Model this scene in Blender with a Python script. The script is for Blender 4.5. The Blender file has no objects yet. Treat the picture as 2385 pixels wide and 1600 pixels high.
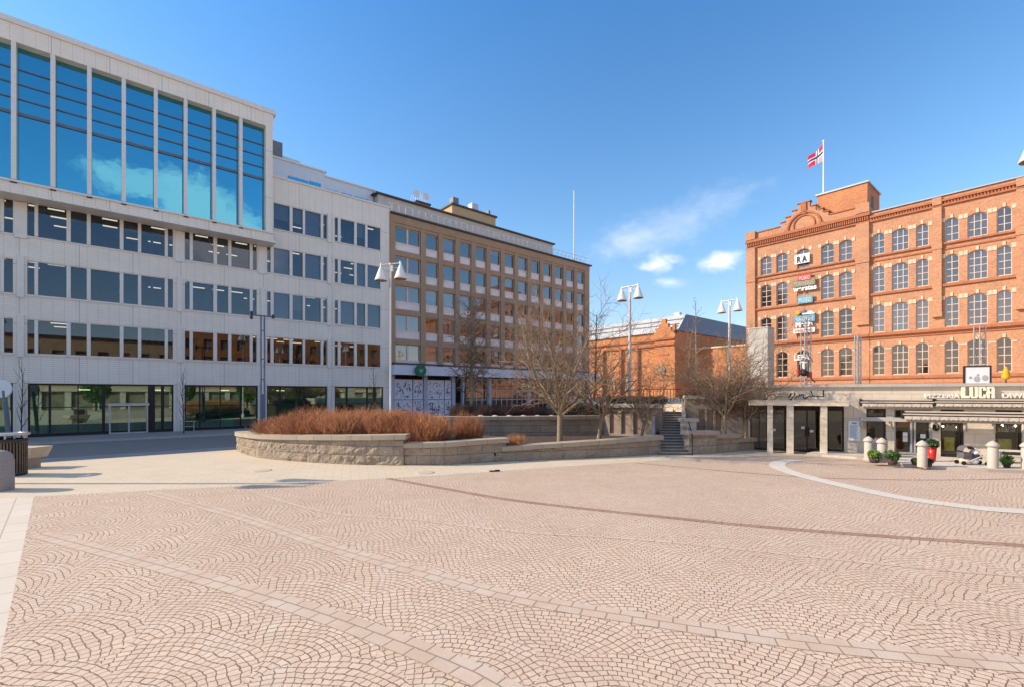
import bpy, bmesh, math, random
from math import sin, cos, pi, atan2, hypot, sqrt, radians
from mathutils import Vector
random.seed(7)
S = bpy.context.scene
COL = S.collection
# ------------------------------------------------------------------ camera, light, exposure
F, CX, HY, H = 1090.0, 1192.5, 917.0, 3.0
cam_d = bpy.data.cameras.new("Camera"); cam = bpy.data.objects.new("Camera", cam_d); COL.objects.link(cam)
cam.location = (0, 0, H); cam.rotation_euler = (pi/2, 0, 0)
cam_d.sensor_fit = 'HORIZONTAL'; cam_d.sensor_width = 36.0; cam_d.lens = 36.0*F/2385.0
cam_d.shift_y = (HY-800.0)/2385.0; cam_d.clip_start = 0.1; cam_d.clip_end = 3000
S.camera = cam
SUN_EL = radians(30); LX, LY = 1.0, 0.0          # the light travels to +X
ld = Vector((LX*cos(SUN_EL), LY*cos(SUN_EL), -sin(SUN_EL))).normalized()
sun_d = bpy.data.lights.new("Sun", 'SUN'); sun = bpy.data.objects.new("Sun", sun_d); COL.objects.link(sun)
sun_d.energy = 3.3; sun_d.angle = radians(0.55); sun_d.color = (1.0, 0.85, 0.66)
sun.rotation_euler = ld.to_track_quat('-Z', 'Y').to_euler(); sun.location = (-60, 0, 60)
W_ = bpy.data.worlds.new("World"); S.world = W_; W_.use_nodes = True
S.view_settings.view_transform = 'Standard'; S.view_settings.look = 'None'
S.view_settings.gamma = 1.0; S.view_settings.exposure = 0.82
S.cycles.max_bounces = 7; S.cycles.transparent_max_bounces = 12
S.cycles.use_denoising = True

def pixdir(u, v): return ((u-CX)/F, 1.0, (HY-v)/F)
def azel(d): return (atan2(d[0], d[1]), atan2(d[2], hypot(d[0], d[1])))
def build_world():
    nt = W_.node_tree; N = nt.nodes; L = nt.links
    for n in list(N): N.remove(n)
    out = N.new('ShaderNodeOutputWorld'); bg = N.new('ShaderNodeBackground'); bg.inputs[1].default_value = 0.15
    sky = N.new('ShaderNodeTexSky'); sky.sky_type = 'NISHITA'; sky.sun_disc = False
    sky.sun_elevation = SUN_EL
    sky.sun_rotation = atan2(-LX, -LY)               # clockwise from +Y towards +X
    sky.air_density = 1.0; sky.dust_density = 0.25; sky.ozone_density = 3.2; sky.altitude = 100
    tc = N.new('ShaderNodeTexCoord'); sp = N.new('ShaderNodeSeparateXYZ'); L.new(tc.outputs['Generated'], sp.inputs[0])
    def m(op, a, b=None, c=None):
        n = N.new('ShaderNodeMath'); n.operation = op
        for i, x in enumerate((a, b, c)):
            if x is None: continue
            if isinstance(x, (int, float)): n.inputs[i].default_value = x
            else: L.new(x, n.inputs[i])
        return n.outputs[0]
    az = m('ARCTAN2', sp.outputs[0], sp.outputs[1]); el = m('ARCSINE', sp.outputs[2])
    cb = N.new('ShaderNodeCombineXYZ'); L.new(m('MULTIPLY', az, 1.0), cb.inputs[0]); L.new(m('MULTIPLY', el, 1.7), cb.inputs[1])
    def noise(sc, det=6, rough=0.6, w=0.0):
        n = N.new('ShaderNodeTexNoise'); n.inputs['Scale'].default_value = sc; n.inputs['Detail'].default_value = det
        n.inputs['Roughness'].default_value = rough; n.inputs['Distortion'].default_value = w
        L.new(cb.outputs[0], n.inputs['Vector']); return n.outputs[0]
    n1 = m('SUBTRACT', noise(26, 7, 0.62, 0.3), 0.5); n2 = m('SUBTRACT', noise(9, 5, 0.55), 0.5)
    def puff(u, v, hu, hv, soft, amp, gain, tilt=0.0, mir=False):
        if mir: a0, e0, ha, he = u, v, hu, hv
        else:
            a0, e0 = azel(pixdir(u, v)); a1, _ = azel(pixdir(u+hu, v)); _, e1 = azel(pixdir(u, v-hv)); ha, he = a1-a0, e1-e0
        da = m('DIVIDE', m('SUBTRACT', az, a0), ha)
        de = m('DIVIDE', m('SUBTRACT', m('SUBTRACT', el, e0), m('MULTIPLY', m('SUBTRACT', az, a0), tilt)), he)
        r = m('SQRT', m('ADD', m('MULTIPLY', da, da), m('MULTIPLY', de, de)))
        f = m('ADD', m('SUBTRACT', 1.0, r), m('ADD', m('MULTIPLY', n1, amp), m('MULTIPLY', n2, amp*1.2)))
        n = N.new('ShaderNodeMapRange'); n.interpolation_type = 'SMOOTHSTEP'; L.new(f, n.inputs[0])
        n.inputs[1].default_value = 0.0; n.inputs[2].default_value = soft; n.inputs[3].default_value = 0; n.inputs[4].default_value = gain
        return n.outputs[0]
    # wide faint veils
    cv = N.new('ShaderNodeCombineXYZ'); L.new(m('MULTIPLY', az, 5.0), cv.inputs[0])
    L.new(m('MULTIPLY', m('SUBTRACT', el, m('MULTIPLY', az, 0.28)), 24.0), cv.inputs[1])
    nv = N.new('ShaderNodeTexNoise'); nv.inputs['Scale'].default_value = 1.3; nv.inputs['Detail'].default_value = 6; L.new(cv.outputs[0], nv.inputs['Vector'])
    veil = m('MULTIPLY', puff(1560, 525, 260, 75, 1.3, 0.9, 0.5, 0.28), m('ADD', nv.outputs[0], 0.05))
    parts = [veil,
             puff(1527, 617, 66, 34, 1.0, 1.1, 0.85, 0.05), puff(1558, 658, 60, 18, 1.2, 1.3, 0.45, -0.1),
             puff(1682, 609, 66, 29, 1.0, 1.1, 0.85, 0.1), puff(1470, 560, 130, 60, 1.4, 1.0, 0.42, 0.1),
             puff(2.30, 0.285, 0.125, 0.085, 0.45, 0.8, 1.0, 0.3, True), puff(2.40, 0.335, 0.10, 0.032, 0.6, 1.0, 0.9, 0.0, True)]
    tot = parts[0]
    for p in parts[1:]: tot = m('MAXIMUM', tot, p)
    tint = N.new('ShaderNodeMix'); tint.data_type = 'RGBA'; tint.blend_type = 'MULTIPLY'; tint.inputs[0].default_value = 1.0
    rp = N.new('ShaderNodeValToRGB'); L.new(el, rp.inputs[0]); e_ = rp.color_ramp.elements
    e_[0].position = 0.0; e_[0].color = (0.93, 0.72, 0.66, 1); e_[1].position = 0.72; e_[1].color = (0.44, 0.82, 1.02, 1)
    e3 = e_.new(1.1); e3.color = (3.0, 2.1, 1.45, 1)      # sky overhead whitened and brightened as added neutral fill light
    e2 = e_.new(0.30); e2.color = (0.77, 0.91, 0.92, 1)
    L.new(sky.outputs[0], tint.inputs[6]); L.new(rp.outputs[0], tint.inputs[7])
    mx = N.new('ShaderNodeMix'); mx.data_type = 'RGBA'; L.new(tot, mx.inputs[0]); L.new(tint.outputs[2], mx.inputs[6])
    mx.inputs[7].default_value = (5.0, 5.0, 5.3, 1)
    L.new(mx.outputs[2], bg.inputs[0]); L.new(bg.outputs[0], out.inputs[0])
build_world()

# ------------------------------------------------------------------ small helpers
def G(u, v, z=0.0):
    Y = (H-z)*F/(v-HY); return ((u-CX)/F*Y, Y)
def at(u, v, Y): return ((u-CX)/F*Y, Y, H+(HY-v)*Y/F)
class Frame:
    """a vertical plane: x to the right seen from the camera, y into the wall, z up"""
    def __init__(s, P, d):
        l = hypot(*d); s.P = P; s.d = (d[0]/l, d[1]/l); s.e = (-s.d[1], s.d[0]); s.rot = atan2(d[1], d[0])
        s.loc = (P[0], P[1], 0)
    def x(s, u, y=0.0):
        k = (u-CX)/F; px = s.P[0]+s.e[0]*y; py = s.P[1]+s.e[1]*y
        return (k*py-px)/(s.d[0]-k*s.d[1])
    def xz(s, u, v, y=0.0):
        t = s.x(u, y); Y = s.P[1]+s.e[1]*y+t*s.d[1]; return t, H+(HY-v)*Y/F
    def w(s, x, y): return (s.P[0]+s.d[0]*x+s.e[0]*y, s.P[1]+s.d[1]*x+s.e[1]*y)

class MB:
    def __init__(s): s.v = []; s.f = []; s.m = []; s.sm = []; s.uv = []
    def poly(s, pts, m=0, sm=False, uv=None):
        b = len(s.v); s.v += [tuple(p) for p in pts]; s.f.append(tuple(range(b, b+len(pts)))); s.m.append(m); s.sm.append(sm); s.uv.append(uv); return s
    def mesh(s, vs, fs, m=0, sm=False):
        b = len(s.v); s.v += [tuple(p) for p in vs]
        for f in fs: s.f.append(tuple(b+i for i in f)); s.m.append(m); s.sm.append(sm); s.uv.append(None)
        return s
    def box(s, x0, x1, y0, y1, z0, z1, m=0):
        if x1 < x0: x0, x1 = x1, x0
        if y1 < y0: y0, y1 = y1, y0
        if z1 < z0: z0, z1 = z1, z0
        vs = [(x0,y0,z0),(x1,y0,z0),(x1,y1,z0),(x0,y1,z0),(x0,y0,z1),(x1,y0,z1),(x1,y1,z1),(x0,y1,z1)]
        return s.mesh(vs, [(3,2,1,0),(4,5,6,7),(0,1,5,4),(1,2,6,5),(2,3,7,6),(3,0,4,7)], m)
    def prism_xz(s, pts, y0, y1, m=0):
        """polygon in x,z (counter-clockwise seen from -y) extruded in y"""
        n = len(pts); vs = [(p[0], y0, p[1]) for p in pts]+[(p[0], y1, p[1]) for p in pts]
        return s.mesh(vs, [tuple(range(n)), tuple(range(2*n-1, n-1, -1))]+[(i, i+n, (i+1) % n+n, (i+1) % n) for i in range(n)], m)
    def prism_xy(s, pts, z0, z1, m=0):
        n = len(pts); vs = [(p[0], p[1], z0) for p in pts]+[(p[0], p[1], z1) for p in pts]
        return s.mesh(vs, [tuple(range(n-1, -1, -1)), tuple(range(n, 2*n))]+[(i, (i+1) % n, (i+1) % n+n, i+n) for i in range(n)], m)
    def tube(s, p0, p1, r0, r1=None, n=6, m=0, cap=True, sm=True):
        if r1 is None: r1 = r0
        a = Vector(p0); b = Vector(p1); d = b-a
        if d.length < 1e-6: return s
        d.normalize(); u = d.orthogonal().normalized(); w = d.cross(u); vs = []
        for c, r in ((a, r0), (b, r1)):
            for i in range(n):
                t = 2*pi*i/n; vs.append(tuple(c+u*(r*cos(t))+w*(r*sin(t))))
        fs = [(i, (i+1) % n, (i+1) % n+n, i+n) for i in range(n)]
        s.mesh(vs, fs, m, sm)
        if cap and n > 3: s.mesh(vs, [tuple(range(n-1, -1, -1)), tuple(range(n, 2*n))], m)
        return s
    def lathe(s, cx, cy, prof, n=20, m=0, sm=True):
        vs = []
        for r, z in prof:
            for i in range(n): vs.append((cx+r*cos(2*pi*i/n), cy+r*sin(2*pi*i/n), z))
        fs = []
        for k in range(len(prof)-1):
            for i in range(n): j = (i+1) % n; fs.append((k*n+i, k*n+j, (k+1)*n+j, (k+1)*n+i))
        return s.mesh(vs, fs, m, sm)
    def ball(s, c, r, n=8, m=0, sx=1, sy=1, sz=1):
        prof = [(r*sin(pi*k/n), -r*cos(pi*k/n)) for k in range(n+1)]; b = len(s.v); s.lathe(0, 0, prof, n*2, m)
        for i in range(b, len(s.v)):
            x, y, z = s.v[i]; s.v[i] = (c[0]+x*sx, c[1]+y*sy, c[2]+z*sz)
        return s
    def data(s, name, mats):
        me = bpy.data.meshes.new(name); me.from_pydata(s.v, [], s.f)
        if not isinstance(mats, (list, tuple)): mats = [mats]
        for k in mats: me.materials.append(k)
        me.polygons.foreach_set('material_index', s.m); me.polygons.foreach_set('use_smooth', s.sm)
        if any(u is not None for u in s.uv):
            lay = me.uv_layers.new(name='UVMap')
            for p, u in zip(me.polygons, s.uv):
                if u is None: continue
                for li, q in zip(p.loop_indices, u): lay.data[li].uv = q
        me.update(); return me
    def build(s, name, mats, parent=None, **k):
        return link(name, s.data(name, mats), parent, **k)
def link(name, me, parent=None, label=None, cat=None, group=None, kind=None, loc=None, rotz=0):
    o = bpy.data.objects.new(name, me); COL.objects.link(o)
    if parent: o.parent = parent
    if loc: o.location = loc
    if rotz: o.rotation_euler = (0, 0, rotz)
    if label: o['label'] = label
    if cat: o['category'] = cat
    if group: o['group'] = group
    if kind: o['kind'] = kind
    return o
def thing(name, label, cat, loc=(0, 0, 0), rotz=0, group=None):
    return link(name, None, None, label, cat, group, None, loc, rotz)
def dup(root, loc, rotz=0, label=None, group=None, scale=None):
    def cp(o, par):
        c = o.copy(); COL.objects.link(c); c.parent = par
        for ch in [x for x in bpy.data.objects if x.parent == o]: cp(ch, c)
        return c
    kids = [x for x in root.children]
    r = cp(root, None); r.location = loc; r.rotation_euler = (0, 0, rotz)
    if scale: r.scale = scale
    if label: r['label'] = label
    if group: r['group'] = group
    return r

# ------------------------------------------------------------------ materials
MATS = {}
def nodes(name):
    mt = bpy.data.materials.new(name); mt.use_nodes = True; MATS[name] = mt
    nt = mt.node_tree; return mt, nt.nodes, nt.links, nt.nodes['Principled BSDF']
def nmath(N, L, op, a, b=None, c=None):
    n = N.new('ShaderNodeMath'); n.operation = op
    for i, x in enumerate((a, b, c)):
        if x is None: continue
        if isinstance(x, (int, float)): n.inputs[i].default_value = x
        else: L.new(x, n.inputs[i])
    return n.outputs[0]
def mixc(N, L, fac, a, b, mode='MIX'):
    n = N.new('ShaderNodeMix'); n.data_type = 'RGBA'; n.blend_type = mode
    for i, x in ((0, fac), (6, a), (7, b)):
        if isinstance(x, (int, float)): n.inputs[i].default_value = x
        elif isinstance(x, tuple): n.inputs[i].default_value = x if len(x) == 4 else x+(1,)
        else: L.new(x, n.inputs[i])
    return n.outputs[2]
def wallco(N, L, uv=False):
    tc = N.new('ShaderNodeTexCoord')
    if uv: return tc.outputs['UV']
    sp = N.new('ShaderNodeSeparateXYZ'); L.new(tc.outputs['Object'], sp.inputs[0])
    cb = N.new('ShaderNodeCombineXYZ'); L.new(nmath(N, L, 'ADD', sp.outputs[0], sp.outputs[1]), cb.inputs[0]); L.new(sp.outputs[2], cb.inputs[1])
    return cb.outputs[0]
def noise(N, L, vec, sc, det=4, rough=0.55):
    n = N.new('ShaderNodeTexNoise'); n.inputs['Scale'].default_value = sc; n.inputs['Detail'].default_value = det
    n.inputs['Roughness'].default_value = rough
    if vec is not None: L.new(vec, n.inputs['Vector'])
    return n.outputs[0]
def rng(N, L, x, a, b, c=0.0, d=1.0):
    n = N.new('ShaderNodeMapRange'); L.new(x, n.inputs[0])
    for i, q in enumerate((a, b, c, d)): n.inputs[i+1].default_value = q
    return n.outputs[0]
def brick(N, L, vec, w, h, mortar, c1, c2, cm, off=0.5, smooth=0.2, bias=0.0):
    b = N.new('ShaderNodeTexBrick'); L.new(vec, b.inputs['Vector']); b.offset = off
    b.inputs['Scale'].default_value = 1.0; b.inputs['Brick Width'].default_value = w; b.inputs['Row Height'].default_value = h
    b.inputs['Mortar Size'].default_value = mortar; b.inputs['Mortar Smooth'].default_value = smooth; b.inputs['Bias'].default_value = bias
    b.inputs['Color1'].default_value = c1+(1,); b.inputs['Color2'].default_value = c2+(1,); b.inputs['Mortar'].default_value = cm+(1,)
    return b
def bump(N, L, P, h, dist, st=1.0, nrm=None):
    b = N.new('ShaderNodeBump'); b.inputs['Distance'].default_value = dist; b.inputs['Strength'].default_value = st
    L.new(h, b.inputs['Height'])
    if nrm is not None: L.new(nrm, b.inputs['Normal'])
    L.new(b.outputs[0], P.inputs['Normal']); return b.outputs[0]
def M(name, col, var=0.12, sc=3.0, rough=0.6, metal=0.0, bmp=0.0, spec=0.4, bsc=None):
    mt, N, L, P = nodes(name); tc = N.new('ShaderNodeTexCoord')
    a = noise(N, L, tc.outputs['Object'], sc, 6, 0.6)
    lo = tuple(max(0, c*(1-var)) for c in col); hi = tuple(min(1, c*(1+var)) for c in col)
    L.new(mixc(N, L, rng(N, L, a, 0.3, 0.7), lo, hi), P.inputs['Base Color'])
    P.inputs['Roughness'].default_value = rough; P.inputs['Metallic'].default_value = metal; P.inputs['Specular IOR Level'].default_value = spec
    if bmp: bump(N, L, P, noise(N, L, tc.outputs['Object'], bsc or sc*6, 5), bmp)
    return mt
def glow(name, col, st):
    mt, N, L, P = nodes(name); P.inputs['Base Color'].default_value = col+(1,)
    P.inputs['Emission Color'].default_value = col+(1,); P.inputs['Emission Strength'].default_value = st; return mt
def pane(name, tint, gl, base=0.12, trans=(0.5, 0.55, 0.58), rough=0.015, wav=0.0):
    """window pane: coated glass, part mirror and part see-through"""
    mt, N, L, P = nodes(name); N.remove(P); out = N['Material Output']
    g = N.new('ShaderNodeBsdfGlossy'); g.inputs['Color'].default_value = tint+(1,); g.inputs['Roughness'].default_value = rough
    t = N.new('ShaderNodeBsdfTransparent'); t.inputs['Color'].default_value = trans+(1,)
    lw = N.new('ShaderNodeFresnel'); lw.inputs['IOR'].default_value = gl
    f = nmath(N, L, 'MAXIMUM', nmath(N, L, 'ADD', lw.outputs[0], base), 0.0); f.node.use_clamp = True
    if wav:
        tc = N.new('ShaderNodeTexCoord'); b = N.new('ShaderNodeBump'); b.inputs['Distance'].default_value = wav
        L.new(noise(N, L, tc.outputs['Object'], 0.9, 2), b.inputs['Height']); L.new(b.outputs[0], g.inputs['Normal'])
    mx = N.new('ShaderNodeMixShader'); L.new(f, mx.inputs[0]); L.new(t.outputs[0], mx.inputs[1]); L.new(g.outputs[0], mx.inputs[2])
    L.new(mx.outputs[0], out.inputs[0]); return mt

def m_tilewall():
    mt, N, L, P = nodes('white_tile'); co = wallco(N, L)
    a = brick(N, L, co, 0.6, 0.15, 0.009, (0.88, 0.80, 0.70), (0.86, 0.785, 0.69), (0.56, 0.51, 0.44), 0.0, 0.1)
    mp = N.new('ShaderNodeMapping'); L.new(co, mp.inputs[0]); mp.inputs['Location'].default_value = (0.455, 0.32, 0)
    j = brick(N, L, mp.outputs[0], 3.03, 4.06, 0.022, (1, 1, 1), (0.97, 0.965, 0.96), (0.6, 0.58, 0.56), 0.0, 0.0)
    c = mixc(N, L, 1.0, a.outputs[0], j.outputs[0], 'MULTIPLY')
    st = noise(N, L, co, 0.7, 6, 0.6); c = mixc(N, L, rng(N, L, st, 0.35, 0.75, 0.0, 0.22), c, (0.62, 0.58, 0.52), 'MULTIPLY')
    L.new(c, P.inputs['Base Color']); P.inputs['Roughness'].default_value = 0.45; P.inputs['Specular IOR Level'].default_value = 0.3
    return mt
def m_brick(name, c1, c2, cm, sc=1.0):
    mt, N, L, P = nodes(name); co = wallco(N, L)
    b = brick(N, L, co, 0.27*sc, 0.085*sc, 0.008*sc, c1, c2, cm, 0.5, 0.1)
    n1 = noise(N, L, co, 0.5, 8, 0.68); n2 = noise(N, L, co, 5, 5, 0.75)
    c = mixc(N, L, rng(N, L, n1, 0.38, 0.66, 0.0, 0.55), b.outputs[0], (min(1, c1[0]*1.25+.05), c1[1]*1.3+.03, c1[2]*1.3+.01))
    c = mixc(N, L, rng(N, L, n2, 0.45, 0.72, 0, 0.6), c, tuple(x*0.62 for x in c2))
    L.new(c, P.inputs['Base Color']); P.inputs['Roughness'].default_value = 0.85; P.inputs['Specular IOR Level'].default_value = 0.2
    bump(N, L, P, nmath(N, L, 'SUBTRACT', 1.0, b.outputs[1]), 0.006); return mt
def m_cobble():
    """granite setts laid in overlapping fans (fish-scale pattern)"""
    mt, N, L, P = nodes('granite_setts'); tc = N.new('ShaderNodeTexCoord'); ob = tc.outputs['Object']
    mm = lambda *a: nmath(N, L, *a)
    def wob(sc, amp, vec):
        ns = N.new('ShaderNodeTexNoise'); ns.inputs['Scale'].default_value = sc; ns.inputs['Detail'].default_value = 2; L.new(ob, ns.inputs['Vector'])
        v = N.new('ShaderNodeVectorMath'); v.operation = 'MULTIPLY_ADD'; L.new(ns.outputs['Color'], v.inputs[0]); v.inputs[1].default_value = (amp, amp, 0); L.new(vec, v.inputs[2]); return v.outputs[0]
    vec = wob(0.8, 0.35, wob(4.0, 0.075, wob(16, 0.026, ob)))
    mp = N.new('ShaderNodeMapping'); mp.inputs['Rotation'].default_value = (0, 0, radians(17)); L.new(vec, mp.inputs[0])
    sp = N.new('ShaderNodeSeparateXYZ'); L.new(mp.outputs[0], sp.inputs[0]); x, y = sp.outputs[0], sp.outputs[1]
    R, h = 0.98, 0.0965
    j = mm('FLOOR', mm('DIVIDE', y, R))
    def cell(jj):
        o = mm('MULTIPLY', mm('FLOORED_MODULO', jj, 2.0), R); i = mm('FLOOR', mm('DIVIDE', mm('SUBTRACT', x, o), 2*R))
        xa = mm('SUBTRACT', mm('SUBTRACT', mm('SUBTRACT', x, o), mm('MULTIPLY', i, 2*R)), R); ya = mm('SUBTRACT', y, mm('MULTIPLY', jj, R)); return xa, ya, i
    xa, ya, ia = cell(j); xb, yb, ib = cell(mm('ADD', j, 1.0))
    da = mm('SQRT', mm('ADD', mm('MULTIPLY', xa, xa), mm('MULTIPLY', ya, ya))); db = mm('SQRT', mm('ADD', mm('MULTIPLY', xb, xb), mm('MULTIPLY', yb, yb)))
    inA = mm('LESS_THAN', da, R)
    pick = lambda p, q: mm('ADD', mm('MULTIPLY', p, inA), mm('MULTIPLY', q, mm('SUBTRACT', 1.0, inA)))
    ya2, yb2 = mm('ADD', ya, 0.8*R), mm('ADD', yb, 0.8*R)
    ra = mm('SQRT', mm('ADD', mm('MULTIPLY', xa, xa), mm('MULTIPLY', ya2, ya2))); rb_ = mm('SQRT', mm('ADD', mm('MULTIPLY', xb, xb), mm('MULTIPLY', yb2, yb2)))
    r = pick(ra, rb_); th = pick(mm('ARCTAN2', xa, ya2), mm('ARCTAN2', xb, yb2)); idn = pick(mm('ADD', mm('MULTIPLY', ia, 3.71), mm('MULTIPLY', j, 1.93)), mm('ADD', mm('MULTIPLY', ib, 3.71), mm('MULTIPLY', mm('ADD', j, 1.0), 1.93)))
    ring = mm('MULTIPLY', mm('ADD', mm('FLOOR', mm('DIVIDE', r, h)), 0.5), h)
    cb = N.new('ShaderNodeCombineXYZ'); L.new(mm('ADD', mm('MULTIPLY', th, ring), mm('ADD', idn, 40.0)), cb.inputs[0]); L.new(r, cb.inputs[1])
    b = brick(N, L, cb.outputs[0], 0.112, h, 0.0068, (0.635, 0.45, 0.325), (0.725, 0.53, 0.39), (0.30, 0.20, 0.12), 0.5, 0.45)
    g = noise(N, L, ob, 70, 4, 0.75); big = noise(N, L, ob, 0.28, 6, 0.62); mid = noise(N, L, ob, 1.7, 5, 0.65); jn = noise(N, L, ob, 2.4, 5, 0.75)
    col = mixc(N, L, rng(N, L, g, 0.45, 0.72, 0.0, 0.55), b.outputs[0], (0.82, 0.68, 0.54))
    col = mixc(N, L, rng(N, L, g, 0.48, 0.28, 0.0, 0.5), col, (0.34, 0.24, 0.18))
    col = mixc(N, L, rng(N, L, mid, 0.52, 0.74, 0, 0.45), col, (0.70, 0.62, 0.52))
    col = mixc(N, L, rng(N, L, big, 0.42, 0.68, 0, 0.3), col, (0.46, 0.31, 0.22))
    col = mixc(N, L, mm('MULTIPLY', b.outputs[1], rng(N, L, jn, 0.34, 0.62, 0.25, 1.0)), col, (0.20, 0.13, 0.08))
    spot = noise(N, L, ob, 6.5, 2, 0.5); col = mixc(N, L, rng(N, L, spot, 0.73, 0.76, 0, 0.5), col, (0.22, 0.17, 0.13))
    L.new(col, P.inputs['Base Color']); P.inputs['Roughness'].default_value = 0.78; P.inputs['Specular IOR Level'].default_value = 0.25
    h_ = mm('ADD', mm('SUBTRACT', 1.0, b.outputs[1]), mm('ADD', mm('MULTIPLY', g, 0.35), mm('MULTIPLY', jn, 0.8)))
    bump(N, L, P, h_, 0.011); return mt
def m_blocks(name, w, h, mo, c1, c2, cm, uv=False, rough_b=0.01, off=0.5, nz=8, speck=(0.7, 0.62, 0.55), dirt=None):
    mt, N, L, P = nodes(name); co = wallco(N, L, uv)
    if not uv:
        tc = N.new('ShaderNodeTexCoord')
    b = brick(N, L, co, w, h, mo, c1, c2, cm, off, 0.3)
    tc2 = N.new('ShaderNodeTexCoord'); ob = tc2.outputs['Object']
    n1 = noise(N, L, ob, nz, 6, 0.7); n2 = noise(N, L, ob, 1.3, 5, 0.6)
    c = mixc(N, L, rng(N, L, n1, 0.35, 0.75, 0, 0.4), b.outputs[0], speck)
    c = mixc(N, L, rng(N, L, n2, 0.4, 0.75, 0, 0.5), c, dirt or tuple(x*0.6 for x in c2))
    c = mixc(N, L, b.outputs[1], c, cm)
    L.new(c, P.inputs['Base Color']); P.inputs['Roughness'].default_value = 0.8; P.inputs['Specular IOR Level'].default_value = 0.25
    hh = nmath(N, L, 'ADD', nmath(N, L, 'MULTIPLY', nmath(N, L, 'SUBTRACT', 1.0, b.outputs[1]), 0.6), nmath(N, L, 'MULTIPLY', n1, 1.0))
    bump(N, L, P, hh, rough_b); return mt
def m_ground(name, w, h, mo, c1, c2, cm, rot=0, off=0.5):
    mt, N, L, P = nodes(name); tc = N.new('ShaderNodeTexCoord'); mp = N.new('ShaderNodeMapping'); L.new(tc.outputs['Object'], mp.inputs[0])
    mp.inputs['Rotation'].default_value = (0, 0, rot)
    b = brick(N, L, mp.outputs[0], w, h, mo, c1, c2, cm, off, 0.3)
    n1 = noise(N, L, tc.outputs['Object'], 40, 5, 0.7); n2 = noise(N, L, tc.outputs['Object'], 0.6, 6, 0.65)
    c = mixc(N, L, rng(N, L, n1, 0.3, 0.75, 0, 0.3), b.outputs[0], tuple(x*0.78 for x in c1))
    c = mixc(N, L, rng(N, L, n2, 0.4, 0.75, 0, 0.35), c, tuple(x*0.72 for x in c2))
    L.new(c, P.inputs['Base Color']); P.inputs['Roughness'].default_value = 0.8; P.inputs['Specular IOR Level'].default_value = 0.25
    bump(N, L, P, nmath(N, L, 'SUBTRACT', nmath(N, L, 'MULTIPLY', n1, 0.3), b.outputs[1]), 0.006); return mt

TILE = m_tilewall()
BRICK = m_brick('red_brick', (0.54, 0.26, 0.145), (0.46, 0.19, 0.095), (0.60, 0.43, 0.31))
BRICKD = m_brick('far_brick', (0.56, 0.225, 0.09), (0.38, 0.13, 0.05), (0.52, 0.31, 0.19))
BRKTRIM = M('brick_moulding', (0.42, 0.15, 0.07), 0.2, 4, 0.85)
CREAM = M('cream_stone', (0.66, 0.52, 0.36), 0.15, 5, 0.8)
SETTS = m_cobble()
SLAB = m_ground('pale_slabs', 0.62, 0.42, 0.010, (0.70, 0.57, 0.42), (0.67, 0.545, 0.40), (0.52, 0.42, 0.31), radians(-19))
SLABL = m_ground('pale_edge_slabs', 0.9, 0.45, 0.012, (0.72, 0.61, 0.49), (0.69, 0.585, 0.47), (0.46, 0.38, 0.3), radians(46))
ASPH = m_ground('asphalt', 40, 40, 0.0, (0.20, 0.195, 0.19), (0.19, 0.185, 0.18), (0.06, 0.06, 0.06))
WALK = m_ground('kerb_walk', 0.8, 0.8, 0.012, (0.30, 0.29, 0.29), (0.27, 0.26, 0.26), (0.15, 0.15, 0.15), radians(40))
WHITEBAND = m_blocks('white_band_stone', 0.5, 0.37, 0.006, (0.68, 0.61, 0.51), (0.63, 0.565, 0.47), (0.5, 0.43, 0.35), True, 0.003, nz=30, dirt=(0.6, 0.53, 0.45))
BANDST = m_blocks('band_stone', 0.34, 0.2, 0.012, (0.585, 0.42, 0.31), (0.545, 0.39, 0.285), (0.36, 0.25, 0.165), True, 0.006, nz=30, speck=(0.66, 0.53, 0.42), dirt=(0.70, 0.62, 0.52))
GUTTER = m_blocks('gutter_stone', 0.4, 0.16, 0.012, (0.42, 0.25, 0.17), (0.37, 0.22, 0.15), (0.22, 0.14, 0.09), True, 0.004, nz=30, speck=(0.50, 0.35, 0.26))
GRAN = m_blocks('rough_granite', 1.15, 0.40, 0.009, (0.50, 0.405, 0.295), (0.38, 0.30, 0.22), (0.24, 0.185, 0.13), True, 0.12, nz=9, speck=(0.66, 0.56, 0.43))
GRANC = m_blocks('granite_coping', 0.95, 3.0, 0.010, (0.44, 0.36, 0.265), (0.37, 0.30, 0.22), (0.17, 0.13, 0.09), True, 0.006, off=0.0, nz=30, speck=(0.58, 0.51, 0.43), dirt=(0.36, 0.30, 0.22))
PINK = m_blocks('pink_panel_stone', 1.2, 0.4, 0.006, (0.42, 0.29, 0.23), (0.38, 0.26, 0.21), (0.3, 0.2, 0.16), False, 0.004, nz=20, speck=(0.48, 0.37, 0.31))
PODST = m_blocks('podium_stone', 1.5, 0.6, 0.008, (0.72, 0.61, 0.47), (0.67, 0.56, 0.43), (0.44, 0.36, 0.28), False, 0.006, nz=14, speck=(0.76, 0.68, 0.55), dirt=(0.5, 0.42, 0.32))
CONC = m_blocks('tower_concrete', 3.0, 2.6, 0.012, (0.50, 0.46, 0.40), (0.48, 0.44, 0.39), (0.36, 0.33, 0.29), False, 0.004, nz=12, speck=(0.58, 0.54, 0.48))
BEIGE = m_blocks('beige_concrete', 3.0, 3.15, 0.0, (0.40, 0.265, 0.17), (0.375, 0.245, 0.155), (0.2, 0.15, 0.1), False, 0.004, nz=9, speck=(0.44, 0.30, 0.205), dirt=(0.31, 0.205, 0.13))
OCHRE = M('ochre_plaster', (0.52, 0.36, 0.2), 0.08, 2, 0.85)
OFFW = M('offwhite_plaster', (0.55, 0.50, 0.44), 0.1, 2, 0.7)
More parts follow.
